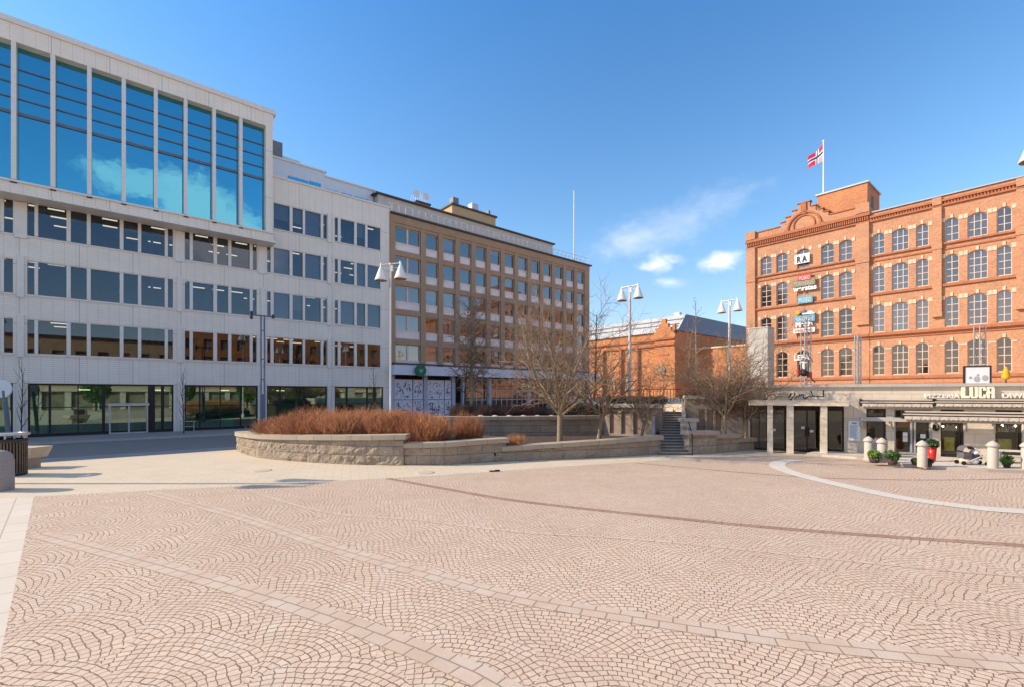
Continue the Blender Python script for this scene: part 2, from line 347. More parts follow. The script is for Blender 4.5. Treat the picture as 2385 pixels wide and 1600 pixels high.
SILLP = M('lilac_white_panel', (0.78, 0.68, 0.64), 0.08, 3, 0.5)
WHITEM = M('white_metal', (0.70, 0.70, 0.71), 0.05, 3, 0.35, 0.0)
ALU = M('grey_aluminium', (0.46, 0.46, 0.48), 0.06, 3, 0.35, 0.3)
ALUW = M('pale_aluminium', (0.72, 0.67, 0.61), 0.05, 3, 0.4, 0.1)
DARKM = M('dark_metal', (0.045, 0.045, 0.05), 0.15, 6, 0.4, 0.4)
BLUEG = M('blue_grey_paint', (0.13, 0.17, 0.23), 0.1, 6, 0.45)
ROOFM = M('dark_roof_edge', (0.06, 0.055, 0.055), 0.2, 3, 0.6)
GALV = M('galvanised_metal', (0.50, 0.48, 0.45), 0.12, 8, 0.42, 0.5)
LAMPW = M('lamp_enamel', (0.80, 0.76, 0.70), 0.04, 4, 0.3)
LAMPI = M('lamp_inside', (0.32, 0.22, 0.15), 0.1, 4, 0.5)
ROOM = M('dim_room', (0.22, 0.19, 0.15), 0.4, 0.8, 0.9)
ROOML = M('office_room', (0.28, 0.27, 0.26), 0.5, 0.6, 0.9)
BLIND = M('roller_blind', (0.66, 0.64, 0.63), 0.05, 1, 0.8)
CURT = M('ochre_curtain', (0.50, 0.36, 0.16), 0.35, 3, 0.9)
BARK = M('tree_bark', (0.30, 0.225, 0.14), 0.35, 9, 0.9)
BARKD = M('dark_bark', (0.085, 0.06, 0.045), 0.3, 9, 0.9)
TWIG = M('twig_brown', (0.25, 0.17, 0.11), 0.3, 6, 0.85)
TWIGD = M('dark_twig', (0.17, 0.115, 0.085), 0.3, 6, 0.85)
SHR1 = M('orange_twig', (0.62, 0.285, 0.125), 0.45, 2.2, 0.8)
SHR2 = M('rust_twig', (0.30, 0.125, 0.065), 0.45, 2.2, 0.85)
SHRD = M('maroon_twig', (0.10, 0.05, 0.045), 0.4, 3, 0.9)
HEDGE = M('dark_hedge_leaf', (0.055, 0.06, 0.035), 0.5, 4, 0.85)
LEAFG = M('fresh_leaf', (0.13, 0.21, 0.03), 0.4, 9, 0.6)
LEAFD = M('dark_leaf', (0.035, 0.085, 0.02), 0.4, 9, 0.6)
SOIL = M('brown_soil', (0.085, 0.055, 0.04), 0.4, 6, 0.95, 0, 0.03)
BOLL = M('bollard_granite', (0.50, 0.44, 0.37), 0.12, 40, 0.7, 0, 0.004)
REDP = M('red_glazed_pot', (0.55, 0.03, 0.025), 0.1, 4, 0.3)
TERRA = M('dark_planter', (0.07, 0.045, 0.035), 0.2, 5, 0.7)
YEL = M('yellow_fabric', (0.75, 0.36, 0.02), 0.12, 5, 0.7)
AWN = M('beige_awning', (0.62, 0.53, 0.43), 0.08, 4, 0.8)
AWND = M('awning_shade_dark', (0.10, 0.075, 0.06), 0.1, 4, 0.8)
LETW = M('cream_letters', (0.84, 0.80, 0.62), 0.03, 2, 0.35)
LETG = M('grey_letters', (0.80, 0.76, 0.68), 0.05, 2, 0.5)
BLACK = M('black_paint', (0.015, 0.013, 0.012), 0.2, 4, 0.5)
REDS = M('sign_red', (0.55, 0.06, 0.04), 0.1, 4, 0.5)
BLUES = M('sign_blue', (0.12, 0.34, 0.46), 0.1, 4, 0.5)
GREENS = M('sign_green', (0.0, 0.12, 0.05), 0.15, 4, 0.45)
GREENL = M('sign_mint', (0.10, 0.42, 0.26), 0.1, 4, 0.5)
OLIVE = M('sign_olive', (0.22, 0.21, 0.11), 0.1, 4, 0.5)
WSIGN = M('sign_white', (0.78, 0.77, 0.76), 0.04, 4, 0.5)
POSTER = M('poster_paper', (0.68, 0.67, 0.69), 0.08, 3, 0.6)
INK = M('poster_ink', (0.045, 0.05, 0.13), 0.2, 4, 0.6)
FLAGR = M('flag_red', (0.62, 0.025, 0.04), 0.1, 2, 0.8)
FLAGW = M('flag_white', (0.82, 0.70, 0.72), 0.04, 2, 0.8)
FLAGB = M('flag_blue', (0.03, 0.04, 0.18), 0.1, 2, 0.8)
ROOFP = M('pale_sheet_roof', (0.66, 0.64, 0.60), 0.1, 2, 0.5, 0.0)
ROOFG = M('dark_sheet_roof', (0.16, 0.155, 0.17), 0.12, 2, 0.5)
FRAMEP = M('cream_window_frame', (0.68, 0.52, 0.42), 0.05, 4, 0.5)
CEILL = glow('office_tube_light', (1.0, 0.84, 0.55), 1.3)
ORL = M('orange_lampshade', (0.80, 0.27, 0.08), 0.08, 2, 0.6)
BULB = glow('warm_bulb', (1.0, 0.85, 0.5), 14.0)
GL_OFF = pane('office_glass', (0.62, 0.70, 0.80), 1.35, 0.10, (0.34, 0.37, 0.42), 0.01, 0.0)
GL_BOX = pane('blue_coated_glass', (0.12, 0.41, 0.52), 1.3, 0.93, (0.1, 0.3, 0.4), 0.012, 0.003)
GL_SHOP = pane('shop_glass', (0.58, 0.80, 0.68), 1.4, 0.26, (0.42, 0.72, 0.60), 0.01)
GL_BEI = pane('beige_house_glass', (0.74, 0.72, 0.72), 1.5, 0.20, (0.42, 0.45, 0.48), 0.012, 0.0)
GL_BRK = pane('old_window_glass', (0.85, 0.68, 0.60), 1.5, 0.22, (0.66, 0.60, 0.57), 0.05, 0.0)
GL_BRK2 = pane('old_window_glass_low', (0.8, 0.66, 0.58), 1.45, 0.14, (0.6, 0.56, 0.5), 0.05, 0.0)
GL_RES = pane('restaurant_glass', (0.7, 0.72, 0.66), 1.45, 0.06, (0.80, 0.80, 0.72), 0.02)
GL_DRK = pane('dark_door_glass', (0.6, 0.62, 0.6), 1.4, 0.10, (0.25, 0.27, 0.25), 0.02)
# ------------------------------------------------------------------ ground
FW = Frame((-33.46, 32.4), (1288, 1090))            # white and beige facades (x along, y into the wall)
FB = Frame((36.9, 48.0), (0.646, -0.763))           # brick factory
def spline(pts, step=0.4):
    out = []
    P = [pts[0]]+list(pts)+[pts[-1]]
    for i in range(1, len(P)-2):
        p0, p1, p2, p3 = P[i-1:i+3]; n = max(1, int(hypot(p2[0]-p1[0], p2[1]-p1[1])/step))
        for k in range(n):
            t = k/n; out.append(tuple(0.5*((2*p1[j])+(-p0[j]+p2[j])*t+(2*p0[j]-5*p1[j]+4*p2[j]-p3[j])*t*t+(-p0[j]+3*p1[j]-3*p2[j]+p3[j])*t**3) for j in range(len(p1))))
    out.append(tuple(pts[-1])); return out
def ribbon(pts, w, z, flip=False):
    """flat strip along a polyline, laid to the left of it, uv in metres"""
    b = MB(); s = 0; L_ = []
    for i, p in enumerate(pts):
        a = pts[max(0, i-1)]; c = pts[min(len(pts)-1, i+1)]; l = hypot(c[0]-a[0], c[1]-a[1]) or 1
        nx, ny = -(c[1]-a[1])/l, (c[0]-a[0])/l
        if i: s += hypot(p[0]-pts[i-1][0], p[1]-pts[i-1][1])
        L_.append((p, (p[0]+nx*w, p[1]+ny*w), s))
    for (a, a2, s0), (c, c2, s1) in zip(L_, L_[1:]):
        b.poly([(a[0], a[1], z), (c[0], c[1], z), (c2[0], c2[1], z), (a2[0], a2[1], z)], 0, False, [(s0, 0), (s1, 0), (s1, w), (s0, w)])
    return b
def sheet(name, pts, z, mt, label=None):
    MB().poly([(p[0], p[1], z) for p in pts]).build(name, mt, kind='structure')
b = MB(); b.box(-900, 900, -900, 1600, -0.6, -0.13); b.build('ground', SLAB, kind='structure')
# pale paving round the square
sheet('pavement', [(-60, -60), (60, -60), (60, 60), FW.w(70, -15.8), FW.w(-60, -15.8)][::1], 0.0, SLAB)
b = MB(); b.poly([FW.w(-60, -5.2)+(-0.12,), FW.w(-60, -15.8)+(-0.0,), FW.w(70, -15.8)+(0.0,), FW.w(70, -5.2)+(-0.12,)][::1]); b.build('road', ASPH, kind='structure')
b = MB()
b.box(-60, 90, -5.2, 0.5, -0.3, 0.0, 0); b.box(-60, 90, -5.35, -5.2, -0.3, 0.0, 1)
b.build('sidewalk', [WALK, CONC], kind='structure', loc=FW.loc, rotz=FW.rot)
b = MB(); b.box(-60, 70, -17.3, -15.8, -0.1, 0.012); b.build('kerb_strip', GUTTER if False else WALK, kind='structure', loc=FW.loc, rotz=FW.rot)
edge = [(-14.0, 13.7), (-8.2, 15.5), (-4.5, 16.7), (-3.0, 17.2), (0.8, 18.8), (7.2, 21.4), (11.0, 22.6)]
KERB = [G(1879, 1060), G(2011, 1070.5), G(2054, 1079), G(2125, 1088), G(2210, 1094), G(2300, 1099), G(2385, 1102), (22.5, 16.6), (28, 14.2)]
sheet('cobbled_square', edge+KERB[:]+[(45, 6), (45, -30), (14, -26), (2.6, -3.3), (-5.87, 5.37)], 0.006, SETTS)
sheet('edge_paving', [(-14.0, 13.7), (-5.87, 5.37), (2.6, -3.3), (0.4, -5.2), (-8.5, 4.0), (-16.6, 12.3)], 0.004, SLABL)
KS = spline(KERB, 0.5)
# bands of larger stones laid across the setts
def gb(pts): return spline([G(*p) if p[1] > 900 else p for p in pts], 0.4)
for nm, pts, w, mt, z in (
    ('large_sett_band', [(62, 1249), (330, 1322), (640, 1416), (870, 1500), (1078, 1588), (1200, 1660)], 0.36, BANDST, 0.010),
    ('large_sett_band', [(330, 1148), (544, 1208), (760, 1283), (980, 1345), (1200, 1405), (1530, 1462), (1880, 1515), (2385, 1568), (2700, 1590)], 0.36, BANDST, 0.010),
    ('fine_sett_band', [(544, 1133), (744, 1192), (960, 1212), (1200, 1240), (1530, 1262), (2112, 1322), (2385, 1345), (2700, 1365)], 0.12, BANDST, 0.010),
    ('brown_gutter_band', [(898, 1115), (1040, 1141), (1200, 1168), (1500, 1202), (1860, 1237), (2385, 1274), (2800, 1300)], 0.22, GUTTER, 0.012),
    ('brown_gutter_line', [(1480, 1078), (1700, 1098), (1900, 1112), (2150, 1118), (2385, 1115)], 0.09, GUTTER, 0.012)):
    ribbon(gb(pts), w, z).build(nm, mt, kind='structure')
wb = spline([G(1840, 1069), G(1803, 1073), G(1790, 1083), G(1812, 1096), G(1884, 1117), G(2061, 1157), G(2230, 1182), G(2385, 1197), (16.5, 10.6), (21, 9.8)], 0.3)
ribbon(wb, 0.62, 0.018).build('white_band', WHITEBAND, kind='structure')
ribbon([(x, y) for x, y in reversed(spline(edge, 0.5))], -0.55, 0.010).build('edge_band', WHITEBAND, kind='structure') if False else None
# raised terrace in front of the restaurant
FR = Frame((17.0, 23.3), (0.887, -0.462))
b = MB(); tp = KERB+[(36, 16), FR.w(18, -0.2), FR.w(-1.6, -0.2)]
b.prism_xy([(p[0], p[1]) for p in tp], -0.2, 0.12); b.build('cafe_terrace', SLABL, kind='structure')
rb = MB()
pts = KS
for i in range(len(pts)-1):
    a, c = pts[i], pts[i+1]; l = hypot(c[0]-a[0], c[1]-a[1]); nx, ny = -(c[1]-a[1])/l*0.3, (c[0]-a[0])/l*0.3
    sa = -0.02
    rb.prism_xy([(a[0]-nx*.1, a[1]-ny*.1), (c[0]-nx*.1, c[1]-ny*.1), (c[0]+nx, c[1]+ny), (a[0]+nx, a[1]+ny)], -0.1, 0.126)
rb.build('terrace_kerb', WHITEBAND, kind='structure')
# upper street level behind the walls
b = MB(); b.prism_xy([(5.4, 27.6), (8.0, 29.2), (9.4, 29.2), (10.5, 27.2), (14, 27.5), (60, 26), (120, 60), (90, 240), (-5, 240), (5, 60), (5.4, 40)], -0.2, 2.38)
b.build('upper_terrace_ground', SLAB, kind='structure')

# ------------------------------------------------------------------ building kit
def grid_wall(b, x0, x1, z0, z1, y0, y1, cols, rows, m=0, arch=0.0, top_y=None):
    """wall with window openings; cols = [(xa, xb)], rows = [(za, zb)] (bottom to top)"""
    xs = x0
    for xa, xb in cols+[(x1, x1)]:
        if xa-xs > 1e-4: b.box(xs, xa, y0, y1, z0, z1, m)
        xs = xb
    for xa, xb in cols:
        zs = z0
        prev = None
        for za, zb in rows+[(z1, z1)]:
            if za-zs > 1e-4:
                if prev and arch:
                    n = 6; pts = [(xa, za), (xa, prev-arch)]; 
                    for i in range(1, n): t = i/n; pts.append((xa+(xb-xa)*t, prev-arch+arch*sin(pi*t)**0.75))
                    pts += [(xb, prev-arch), (xb, za)]
                    # concave polygon: split in quads
                    q = pts[1:-1]
                    for (ax, az), (cx, cz) in zip(q, q[1:]): b.prism_xz([(ax, az), (cx, cz), (cx, za), (ax, za)], y0, y1, m)
                else: b.box(xa, xb, y0, y1, zs, za, m)
            zs = zb; prev = zb

# ------------------------------------------------------------------ white office building
WR = [5.74, 9.80, 13.86]; WH = 2.42
BAYS = [(-8.9, -0.75, [(-8.9, -8.5), (-8.3, -6.8), (-6.6, -5.7), (-5.5, -4.0), (-3.8, -2.9), (-2.7, -1.35), (-1.17, -0.75)]),
        (-0.07, 8.11, [(-0.07, 0.28), (0.46, 1.90), (2.12, 2.98), (3.19, 4.83), (5.05, 5.91), (6.11, 7.58), (7.78, 8.11)]),
        (8.90, 14.15, [(8.90, 9.22), (9.44, 10.88), (11.14, 11.96), (12.19, 13.60), (13.83, 14.15)]),
        (14.98, 20.27, [(14.98, 15.27), (15.52, 16.88), (17.13, 18.04), (18.24, 19.69), (19.92, 20.27)]),
        (21.03, 25.80, [(21.03, 21.33), (21.59, 22.98), (23.23, 24.12), (24.36, 25.76)])]
white = thing('office_building', 'long white tiled office block with a projecting blue glass box on its upper floors', 'building', FW.loc, FW.rot)
XL, XR, ZT = -3.2, 26.8, 22.62
b = MB()
B3 = BAYS[1:]; cols = [(a, c) for a, c, _ in B3]
def fix(rows, x0, x1, cols, zt): grid_wall(b, x0, x1, 3.74, zt, 0.0, 0.5, cols, rows)
fix([(z, z+WH) for z in WR], XL, 14.98, [(-3.19, -0.75)]+cols[:2], ZT)
fix([(z, z+WH) for z in WR+[17.93]], 14.98, XR, [(14.99, 20.27), (21.03, 25.80)], ZT)
b.box(XL, XR, 0.5, 14, ZT-0.45, ZT-0.25); b.box(XL, XR, 13.6, 14, 0, ZT-0.45); b.box(XR-0.3, XR, 0.5, 13.6, 0, ZT-0.45); b.box(XL, XL+0.3, 0.5, 13.6, 0, ZT-0.45)
for x0, x1 in ((-0.75, -0.05), (8.15, 8.88), (14.25, 14.98), (20.3, 21.03), (26.1, 26.8)): b.box(x0, x1, 0.02, 0.5, 0, 3.74)
b.build('tiled_wall', TILE, white)
b = MB()
pil = [(c, .17, -.14, z0, z1) for c in (-0.38, 8.55, 14.64, 20.47) for z0, z1 in ((5.55, 8.4), (9.6, 12.45), (0, 3.95))]+[(20.47, .17, -.14, 13.66, 16.5), (20.47, .17, -.14, 17.7, 20.5)]+[(c, .3, -.1, 13.66, 16.1) for c in (-.38, 8.55, 14.55)]
for c, hw, y_, z0, z1 in pil: MB().box(c-hw, c+hw, y_, -.003, z0, z1).build('pilaster', ALUW, white)
b = MB(); b.box(15.06, XR+0.1, -0.12, 0.55, ZT, ZT+0.16); b.box(XL, 15.06, 0.05, 0.55, ZT, ZT+0.16); b.build('parapet_cap', ALUW, white)
def office_window(xa, xb, panes, z, h, idx):
    b = MB(); xs = [xa]+[q for p in panes for q in p]+[xb]
    b.box(xa, xb, 0.05, 0.24, z, z+0.07); b.box(xa, xb, 0.05, 0.24, z+h-0.06, z+h-0.003)
    for i in range(len(panes)-1): b.box(panes[i][1], panes[i+1][0], -0.02, 0.24, z+0.07, z+h-0.06)
    if xb-panes[-1][1] > 0.02: b.box(panes[-1][1], xb-0.003, -0.02, 0.24, z+0.07, z+h-0.06)
    if panes[0][0]-xa > 0.02: b.box(xa+0.003, panes[0][0], -0.02, 0.24, z+0.07, z+h-0.06)
    b.box(xa-0.03, xb+0.03, -0.08, -0.004, z-0.07, z+0.02)
    w = b.build('window', ALUW, white)
    b = MB()
    for p in panes: b.poly([(p[0], 0.16, z+0.07), (p[1], 0.16, z+0.07), (p[1], 0.16, z+h-0.06), (p[0], 0.16, z+h-0.06)])
    b.build('pane', GL_OFF, w)
    return w
rnd = random.Random(3)
for bi, (xa, xb, panes) in enumerate(BAYS):
    if bi == 0: xa = -3.19; panes = [p for p in panes if p[0] > -3.2]
    for zi, z in enumerate(WR+[17.93]):
        if z > 17 and bi < 3: continue
        w = office_window(xa, xb, panes, z, WH, (bi, zi))
        if bi >= 3 and zi in (1, 2, 3):
            bb = MB(); k = 0
            for p in panes:
                if p[1]-p[0] > 0.6 and rnd.random() < 0.62: bb.box(p[0], p[1], 0.32, 0.34, z+0.1+rnd.choice((0, 0, 0.5, 0.9)), z+WH-0.05); k += 1
            if k: bb.build('blind', BLIND, w)
    if bi: pass
# rooms behind the glass
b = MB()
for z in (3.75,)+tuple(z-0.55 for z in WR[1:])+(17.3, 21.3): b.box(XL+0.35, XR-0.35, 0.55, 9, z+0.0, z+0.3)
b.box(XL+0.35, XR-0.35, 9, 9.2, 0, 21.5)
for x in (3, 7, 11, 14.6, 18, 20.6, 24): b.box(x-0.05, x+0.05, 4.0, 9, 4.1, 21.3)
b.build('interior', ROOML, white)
for z in WR+[17.93]:
    b = MB()
    for x in [XL+1+1.5*i for i in range(19)]:
        for y in (1.6, 3.6, 6.2):
            if z > 17 and x < 15: continue
            if rnd.random() < 0.36: b.box(x, x+0.9, y, y+0.16, z+2.62, z+2.68)
    b.build('ceiling_light', CEILL, white)
# ground-floor glazing
for i, (xa, xb, muls, door) in enumerate(((-3.1, -0.76, [(-2.1, .05)], None), (-0.05, 8.15, [(1.03, .06), (2.5, .03), (3.9, .09), (6.75, .22), (7.45, .1)], (4.14, 6.6)), (8.88, 14.25, [(9.94, .05), (11.4, .03), (12.92, .05)], None),
                              (14.98, 20.3, [(16.1, .05), (18.2, .05)], None), (21.03, 26.1, [(22.3, .05), (24.4, .05), (25.2, .12)], None))):
    b = MB(); b.box(xa, xb, 0.12, 0.30, 3.62, 3.735); b.box(xa, xb, 0.12, 0.30, 0.0, 0.22); b.box(xa, xa+0.1, 0.12, 0.3, 0.22, 3.62); b.box(xb-0.1, xb, 0.12, 0.3, 0.22, 3.62)
    for x, w in muls: b.box(x-w, x+w, 0.10, 0.30, 0.22, 3.62)
    b.box(xa+0.1, xb-0.1, 0.15, 0.26, 2.02, 2.08)
    w = b.build('shopfront', BLACK, white)
    b = MB(); b.poly([(xa+.1, 0.2, 0.22), (xb-.1, 0.2, 0.22), (xb-.1, 0.2, 3.62), (xa+.1, 0.2, 3.62)]); b.build('pane', GL_SHOP, w)
    if door:
        b = MB(); x0, x1 = door; b.box(x0, x1, -0.12, 0.08, 2.1, 2.3)
        for x in (x0+0.12, (x0+x1)/2, x1-0.12): b.box(x-0.05, x+0.05, -0.1, 0.08, 0, 2.1)
        b.box(x0+0.17, x1-0.17, -0.05, 0.05, 0.0, 0.1); b.build('door_frame', ALU, w)
# shop interior: warm back wall, display tables
b = MB(); b.box(XL+.4, XR-.4, 3.8, 4.0, 0.0, 3.7); b.build('shop_back_wall', ROOML, white)
b = MB()
for x in [XL+1.2+1.7*i for i in range(16)]:
    b.box(x, x+0.9+rnd.random()*0.5, 2.0+rnd.random(), 3.3, 0.0, 0.8+rnd.random()*1.1, rnd.randrange(4))
b.build('shop_furniture', [OCHRE, OFFW, GREENL, ROOM], white)
b = MB()
for x in [XL+1+4.6*i for i in range(6)]: b.box(x, x+0.7, 1.8, 1.9, 3.3, 3.36)
b.build('shop_light', CEILL, white)
# the projecting glass box
PO = -1.7; BX0, BX1 = XL, 15.05
box = link('glass_box', None, white)
bz0, bz1 = 13.9*1.0+2.27, 27.3
b = MB()
b.box(BX0, BX1+0.25, PO-0.05, 0.0, 16.15, 16.32)             # soffit
b.box(BX0, BX1+0.05, PO, PO+0.35, 16.32, 16.93)             # lower lip
b.box(BX0, BX1+0.05, PO, 13.6, 26.15, 27.3)                  # top fascia + roof
b.box(BX1-0.55, BX1+0.0, PO+0.004, 0.0, 16.93, 26.15)               # right cheek
b.box(BX1-0.30, BX1+0.0, 0.0, 13.6, ZT+0.17, 26.15)
b.build('tiled_frame', TILE, box)
b = MB(); b.box(BX0, BX1+0.25, PO-0.12, PO+0.2, 27.3, 27.68); b.box(BX1-0.1, BX1+0.25, PO+.2, 13.6, 27.3, 27.68)
b.build('metal_coping', ALUW, box)
MB().box(BX0, BX1+0.2, PO-0.14, PO-0.003, 16.90, 17.02).build('sill_strip', ALUW, box)
fins = [-2.35, -0.52, 1.33, 3.18, 5.06, 6.94, 8.81, 10.72, 12.63]
for x in fins:
    bb = MB(); bb.box(x-0.13, x+0.11, PO+0.02, PO+0.62, 17.0, 26.15); fo = bb.build('fin', ALUW, box)
    bb = MB(); bb.box(x-0.15, x+0.15, PO-0.06, PO+0.2, 16.83, 17.06); bb.build('fin_foot', BLACK, fo)
b = MB(); b.poly([(BX0, PO+0.66, 17.0), (BX1-0.55, PO+0.66, 17.0), (BX1-0.55, PO+0.66, 26.15), (BX0, PO+0.66, 26.15)]); b.build('blue_pane', GL_BOX, box)
b = MB(); b.box(BX0, BX1-0.56, PO+0.56, PO+0.655, 21.62, 21.82)
for z in (22.72, 23.71, 24.69): b.box(BX0, BX1-0.56, PO+0.58, PO+0.655, z-0.04, z+0.04)
b.build('transom', BLUEG, box)
b = MB(); b.box(BX0, BX1-0.6, PO+0.9, PO+1.0, 17, 26.1); b.build('backing', ROOM, box)
# storeys set back on the roof
b = MB()
for u0, u1, v0, y, y1 in ((600, 757, 367, 4.0, 9), (757, 870, 413, 4.0, 9), (600, 700, 357, 6.5, 10)):
    xa, xb = FW.x(u0, y), FW.x(u1, y); _, z = FW.xz(635 if u0 < 700 else u0, v0, y); b.box(xa, xb, y, y1, ZT-0.2, z)
b.build('rooftop_storey', M('pale_blue_render', (0.60, 0.63, 0.68), 0.05, 2, 0.5), white)
b = MB()
for u0, u1, v0, y in ((600, 758, 367, 4.0), (757, 872, 413, 4.0)):
    xa, xb = FW.x(u0, y), FW.x(u1, y); _, z = FW.xz(635 if u0 < 700 else u0, v0, y); b.box(xa, xb+0.1, y-0.15, 9.1, z, z+0.14)
b.build('rooftop_eave', ALUW, white)
for (u0, v0, u1, v1) in ((671, 410, 717, 428), (720, 422, 747, 438), (758, 440, 790, 448), (794, 449, 820, 457), (823, 457, 858, 468)):
    xa, za = FW.xz(u0, v0, 3.98); xb, zb = FW.xz(u1, v1, 3.98)
    bb = MB(); bb.box(xa, xb, 3.94, 3.99, zb-0.3, za); bb.build('rooftop_window', GL_BOX, white)
xa, za = FW.xz(636, 327, 5); xb, zb = FW.xz(658, 352, 5); b = MB(); b.box(xa-1.5, xb, 5, 7.5, zb-2, za); b.build('vent_box', ROOFG, white)
# unseen lower wing out of frame, added and sized to shade the street
b = MB(); grid_wall(b, -34, -3.25, 0, 15.6, 0, 0.5, [(-33, -24.5), (-23.5, -13.5), (-12.5, -4.2)], [(1, 3.7)]+[(z, z+WH) for z in WR[:2]])
b.box(-34, -3.25, 0.5, 13, 15.2, 15.55); b.box(-34, -3.25, 2.5, 3, 0, 15.2)
wing = thing('shade_wing', 'unseen low white tiled wing added left of the office block to shade the street', 'building', FW.loc, FW.rot)
b.build('tiled_wall', TILE, wing)

# ------------------------------------------------------------------ beige office building
beige = thing('beige_building', 'brown-beige concrete block of six floors with square windows beside the white offices', 'building', FW.loc, FW.rot)
bx0, bx1, bzt = 26.83, 59.0, 22.15
bc = [(27.42, 30.47)]+[(31.1+2.287*k, 32.75+2.287*k) for k in range(12)]
br = [(8.35-2.55, 8.35)]; br = [(t-2.55, t) for t in (8.35, 11.5, 14.65, 17.8, 20.95)]
b = MB(); grid_wall(b, bx0, bx1, 5.06, bzt, -0.06, 0.5, [(a-0.05, c+0.05) for a, c in bc], br)
xs = [bx0]+[q for a, c in bc for q in (a, c)]+[bx1]
for i in range(0, len(xs), 2): b.box(xs[i], xs[i+1], -0.12, -0.063, 6.4, 21.3)
b.box(bx0, bx1, -0.15, -0.063, 21.3, 22.1)
b.box(bx0, bx1, 0.5, 15, bzt-0.4, bzt-0.1); b.box(bx1-0.4, bx1, 0.5, 15, 0, bzt-.4); b.box(bx0, bx1, 14.6, 15, 0, bzt-.4)
b.build('concrete_wall', BEIGE, beige)
b = MB(); b.box(bx0, bx1+0.35, -0.36, 0.5, 22.12, 22.30); b.build('roof_edge', ROOFM, beige)
MB().box(bx0, bx1, -0.35, -0.16, 6.18, 6.36).build('ledge', ROOFM, beige)
def bwin_mesh(w):
    f = MB(); f.box(0, w, 0.13, 0.22, 0.82, 0.90); f.box(0, w, 0.13, 0.22, 2.47, 2.54); f.box(0, 0.07, 0.13, 0.22, .9, 2.47); f.box(w-0.07, w, 0.13, 0.22, .9, 2.47)
    if w > 2.5: f.box(1.42, 1.62, 0.1, 0.22, .9, 2.47)
    s = MB(); s.box(0.02, w-0.02, 0.10, 0.2, 0.03, 0.80); s.box(0.0, w, 0.04, 0.2, 0.74, 0.815)
    g = MB(); g.poly([(0.05, 0.18, 0.88), (w-.05, 0.18, .88), (w-.05, 0.18, 2.5), (0.05, 0.18, 2.5)])
    k = MB(); k.box(0.03, w-0.03, 0.24, 0.26, 0.9, 2.5)
    return [q.data(n, m_) for q, n, m_ in ((f, 'window', FRAMEP), (s, 'sill_panel', SILLP), (g, 'pane', GL_BEI), (k, 'blind', BLIND))]
bm = {True: bwin_mesh(3.05), False: bwin_mesh(1.65)}
rnd = random.Random(11)
blinds = {(2, 2), (3, 2), (4, 2), (5, 2), (6, 2), (8, 2), (2, 1), (5, 1), (1, 0), (7, 4), (7, 3), (11, 4), (5, 3), (6, 3)}
for ci, (xa, xb) in enumerate(bc):
    for ri, (za, zb) in enumerate(br):
        ms = bm[ci == 0]; w = link('window', ms[0], beige, loc=(xa, 0, za))
        link('sill_panel', ms[1], w); link('pane', ms[2], w)
        if (ci, ri) in blinds or rnd.random() < .2:
            k = link('blind', ms[3], w)
            if (ci, ri) not in blinds: q_ = rnd.choice((.3, .5, .7)); k.scale = (1, 1, q_); k.location = (0, 0, 2.5*(1-q_))
b = MB(); 
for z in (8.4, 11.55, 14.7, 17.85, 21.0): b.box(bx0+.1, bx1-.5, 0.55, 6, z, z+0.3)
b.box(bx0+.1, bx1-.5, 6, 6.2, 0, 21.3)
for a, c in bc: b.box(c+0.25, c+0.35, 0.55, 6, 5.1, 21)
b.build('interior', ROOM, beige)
# pale band and shopfronts
b = MB(); b.box(bx0, bx1+0.9, -1.1, 0.1, 5.15, 6.05); b.box(bx0, bx1+.9, -1.16, 0.1, 5.06, 5.15); b.build('canopy_band', M('canopy_white', (0.62, 0.64, 0.69), 0.05, 3, 0.5), beige)
GCOL = M('grey_column', (0.42, 0.45, 0.50), 0.05, 3, 0.6)
for x in (26.9, 30.9, 34.6, 36.1, 40.0, 46.6, 51.2, 55.5, 58.6): MB().box(x, x+0.45 if x < 58 else x+.4, -0.08, 0.4, 0, 5.06).build('column', GCOL, beige)
for (x0, x1) in ((27.4, 29.55), (29.6, 30.85), (31.4, 33.6), (33.65, 34.55)):
    bb = MB()
    for z0, z1 in ((0.05, 2.35), (2.42, 4.6)):
        bb.box(x0+.03, x1-.03, 0.05, 0.12, z0, z1)
    pnl = bb.build('poster_panel', POSTER, beige)
    q = MB(); rr = random.Random(int(x0*10))
    for k in range(int(40*(x1-x0))):
        x = rr.uniform(x0+.2, x1-.2); z = rr.choice((rr.uniform(.2, 2.2), rr.uniform(2.6, 4.3))); a = rr.random()*pi; l = rr.choice((0.05, 0.08, 0.12, 0.2)); t = rr.uniform(.02, .045)
        dx, dz = cos(a)*l, sin(a)*l; nx, nz = -sin(a)*t, cos(a)*t
        q.prism_xz([(x-dx-nx, z-dz-nz), (x+dx-nx, z+dz-nz), (x+dx+nx, z+dz+nz), (x-dx+nx, z-dz+nz)], 0.036, 0.047)
    q.box((x0+x1)/2-.4*(x1-x0)*.5, (x0+x1)/2+.4*(x1-x0)*.5, 0.034, 0.046, 1.15, 1.27)
    q.build('printed_marks', INK, pnl)
